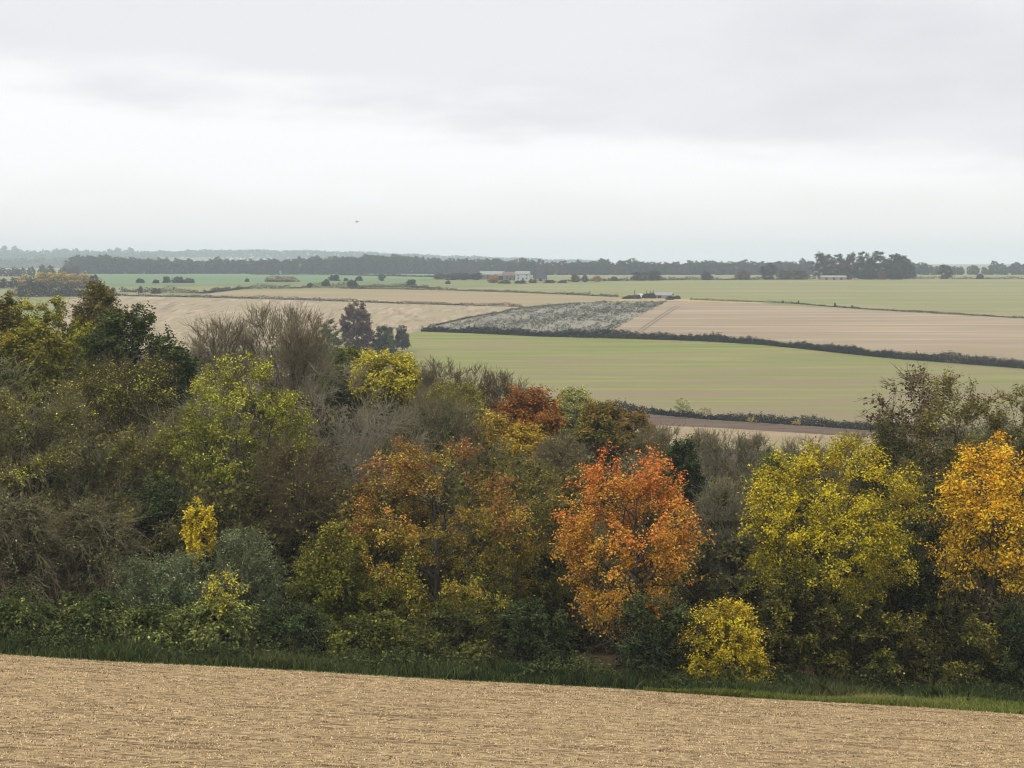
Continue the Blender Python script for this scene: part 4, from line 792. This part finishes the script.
# a bird over the far fields
def bird():
    p = at(357, 222, 190); r = empty('bird', p); tag(r, 'small dark bird flying alone in the pale sky', 'bird')
    m = flat('feathers', S(40, 38, 38), S(60, 58, 56))
    V = []; n = 8; prof_ = ((-.24, .01), (-.16, .035), (-.05, .06), (.06, .065), (.15, .045), (.2, .04), (.24, .025), (.29, .004))
    for x, q in prof_:
        for i in range(n): V.append((x, q * math.cos(i * math.pi / 4), q * math.sin(i * math.pi / 4)))
    Fs = [(k * n + i, k * n + (i + 1) % n, (k + 1) * n + (i + 1) % n, (k + 1) * n + i) for k in range(len(prof_) - 1) for i in range(n)]
    V += [(-.2, -.03, 0), (-.2, .03, 0), (-.38, .07, .01), (-.38, -.07, .01)]; b = len(V) - 4; Fs.append((b, b + 1, b + 2, b + 3))
    link('body', faces_mesh('body', V, Fs, m), r)
    for s in (-1, 1):
        W = [(.1, s * .05, .02), (.13, s * .22, .13), (.02, s * .46, .1), (-.06, s * .4, .1), (-.04, s * .2, .12), (-.08, s * .05, .02)]
        W += [(x, y, z + .012) for x, y, z in W]
        link('wing', faces_mesh('wing', W, [tuple(range(6)), tuple(range(11, 5, -1))] + [(i, (i + 1) % 6, 6 + (i + 1) % 6, 6 + i) for i in range(6)], m), r)
    r.rotation_euler = (R(12), R(-8), R(60)); r.scale = (.75, .75, .75)
bird()

# ------------------------------------------------------------------ sky, sun, air
SUN_EL, SUN_AZ = R(48), R(215)
w = bpy.data.worlds.new('World'); scn.world = w; w.use_nodes = True
nt = w.node_tree; nt.nodes.clear(); L = nt.links.new
out = nt.nodes.new('ShaderNodeOutputWorld'); bg = nt.nodes.new('ShaderNodeBackground'); L(bg.outputs[0], out.inputs[0]); bg.inputs[1].default_value = .1
sky = nt.nodes.new('ShaderNodeTexSky'); sky.sky_type = 'NISHITA'; sky.sun_disc = False; sky.sun_elevation = SUN_EL; sky.sun_rotation = SUN_AZ
tc = nt.nodes.new('ShaderNodeTexCoord'); sep = nt.nodes.new('ShaderNodeSeparateXYZ'); L(tc.outputs['Generated'], sep.inputs[0])
def M(op, a, b=None, c=None):
    n = nt.nodes.new('ShaderNodeMath'); n.operation = op
    for i, v in enumerate((a, b, c)):
        if v is None: continue
        if isinstance(v, (int, float)): n.inputs[i].default_value = v
        else: L(v, n.inputs[i])
    return n.outputs[0]
def cloud_noise(sc, scale, det, loc=(0, 0, 0)):
    mp = nt.nodes.new('ShaderNodeMapping'); mp.inputs['Scale'].default_value = sc; mp.inputs['Location'].default_value = loc; L(tc.outputs['Generated'], mp.inputs[0])
    n = nt.nodes.new('ShaderNodeTexNoise'); n.inputs['Scale'].default_value = scale; n.inputs['Detail'].default_value = det; n.inputs['Roughness'].default_value = .55
    L(mp.outputs[0], n.inputs['Vector']); return n.outputs[0]
az = M('DIVIDE', sep.outputs[0], M('MAXIMUM', M('ABSOLUTE', sep.outputs[1]), .3)); e = sep.outputs[2]
edge = M('MULTIPLY_ADD', az, -.10, .082)
n1 = cloud_noise((1, 1, 5), 4.5, 6, (2.3, .4, 1)); n2 = cloud_noise((1, 1, 4), 9, 5, (5, 1, 2)); n3 = cloud_noise((1, 1, 3.2), 2.2, 4, (1, 7, 3))
d = M('ADD', M('SUBTRACT', e, edge), M('MULTIPLY_ADD', n1, .12, -.06))
up = nt.nodes.new('ShaderNodeMapRange'); up.interpolation_type = 'SMOOTHSTEP'; L(d, up.inputs[0]); up.inputs[1].default_value = -.014; up.inputs[2].default_value = .032
def mixc(f, a, b):
    n = nt.nodes.new('ShaderNodeMix'); n.data_type = 'RGBA'
    L(f, n.inputs[0]) if not isinstance(f, (int, float)) else setattr(n.inputs[0], 'default_value', f)
    for i, v in ((6, a), (7, b)):
        if isinstance(v, tuple): n.inputs[i].default_value = (*v, 1)
        else: L(v, n.inputs[i])
    return n.outputs[2]
def rng_(v, a, b, smooth=True):
    n = nt.nodes.new('ShaderNodeMapRange'); n.interpolation_type = 'SMOOTHSTEP' if smooth else 'LINEAR'; L(v, n.inputs[0]); n.inputs[1].default_value = a; n.inputs[2].default_value = b; return n.outputs[0]
X = 10.0
def C10(r, g, b): return tuple(v * X for v in S(r, g, b))
lowc = mixc(rng_(M('ADD', e, M('MULTIPLY_ADD', n2, .05, -.025)), .022, .062), C10(246, 243, 240), C10(254, 253, 253))
grey = mixc(rng_(n3, .38, .64), C10(220, 219, 223), C10(236, 235, 238))
c = mixc(up.outputs[0], lowc, grey)
zen = mixc(rng_(e, .18, .7), c, (14.5, 14.5, 14.7))
fin = mixc(.94, sky.outputs[0], zen)
L(fin, bg.inputs[0])

sd = bpy.data.lights.new('sun', 'SUN'); so = bpy.data.objects.new('sun', sd); COL.objects.link(so)
sd.energy = 1.1; sd.angle = R(11); sd.color = (1, .96, .9)
v = Vector((math.sin(SUN_AZ) * math.cos(SUN_EL), math.cos(SUN_AZ) * math.cos(SUN_EL), math.sin(SUN_EL)))
so.rotation_euler = v.to_track_quat('Z', 'Y').to_euler()

zmin = float(min(prof(YL).min(), hgt(*np.meshgrid(XL, YL)).min())) - 1
V, Fs = boxv(-5100, 5100, -60, 6700, zmin, 72)
hm, hnt, hout = new_mat('haze_air'); pv = hnt.nodes.new('ShaderNodeVolumePrincipled')
pv.inputs['Density'].default_value = 1.9e-4; pv.inputs['Color'].default_value = (.78, .89, 1.0, 1); pv.inputs['Anisotropy'].default_value = 0.0
hnt.links.new(pv.outputs[0], hout.inputs['Volume'])
hz = link('haze', faces_mesh('haze', V, Fs, hm)); hz['kind'] = 'stuff'

# ------------------------------------------------------------------ render settings
scn.view_settings.view_transform = 'Standard'; scn.view_settings.look = 'None'; scn.view_settings.gamma = 1; scn.view_settings.exposure = 0.1
cy = scn.cycles
cy.max_bounces = 5; cy.diffuse_bounces = 3; cy.transmission_bounces = 3; cy.glossy_bounces = 1; cy.volume_bounces = 2; cy.transparent_max_bounces = 4
cy.filter_width = 1.05; cy.use_denoising = True; cy.denoiser = 'OPENIMAGEDENOISE'
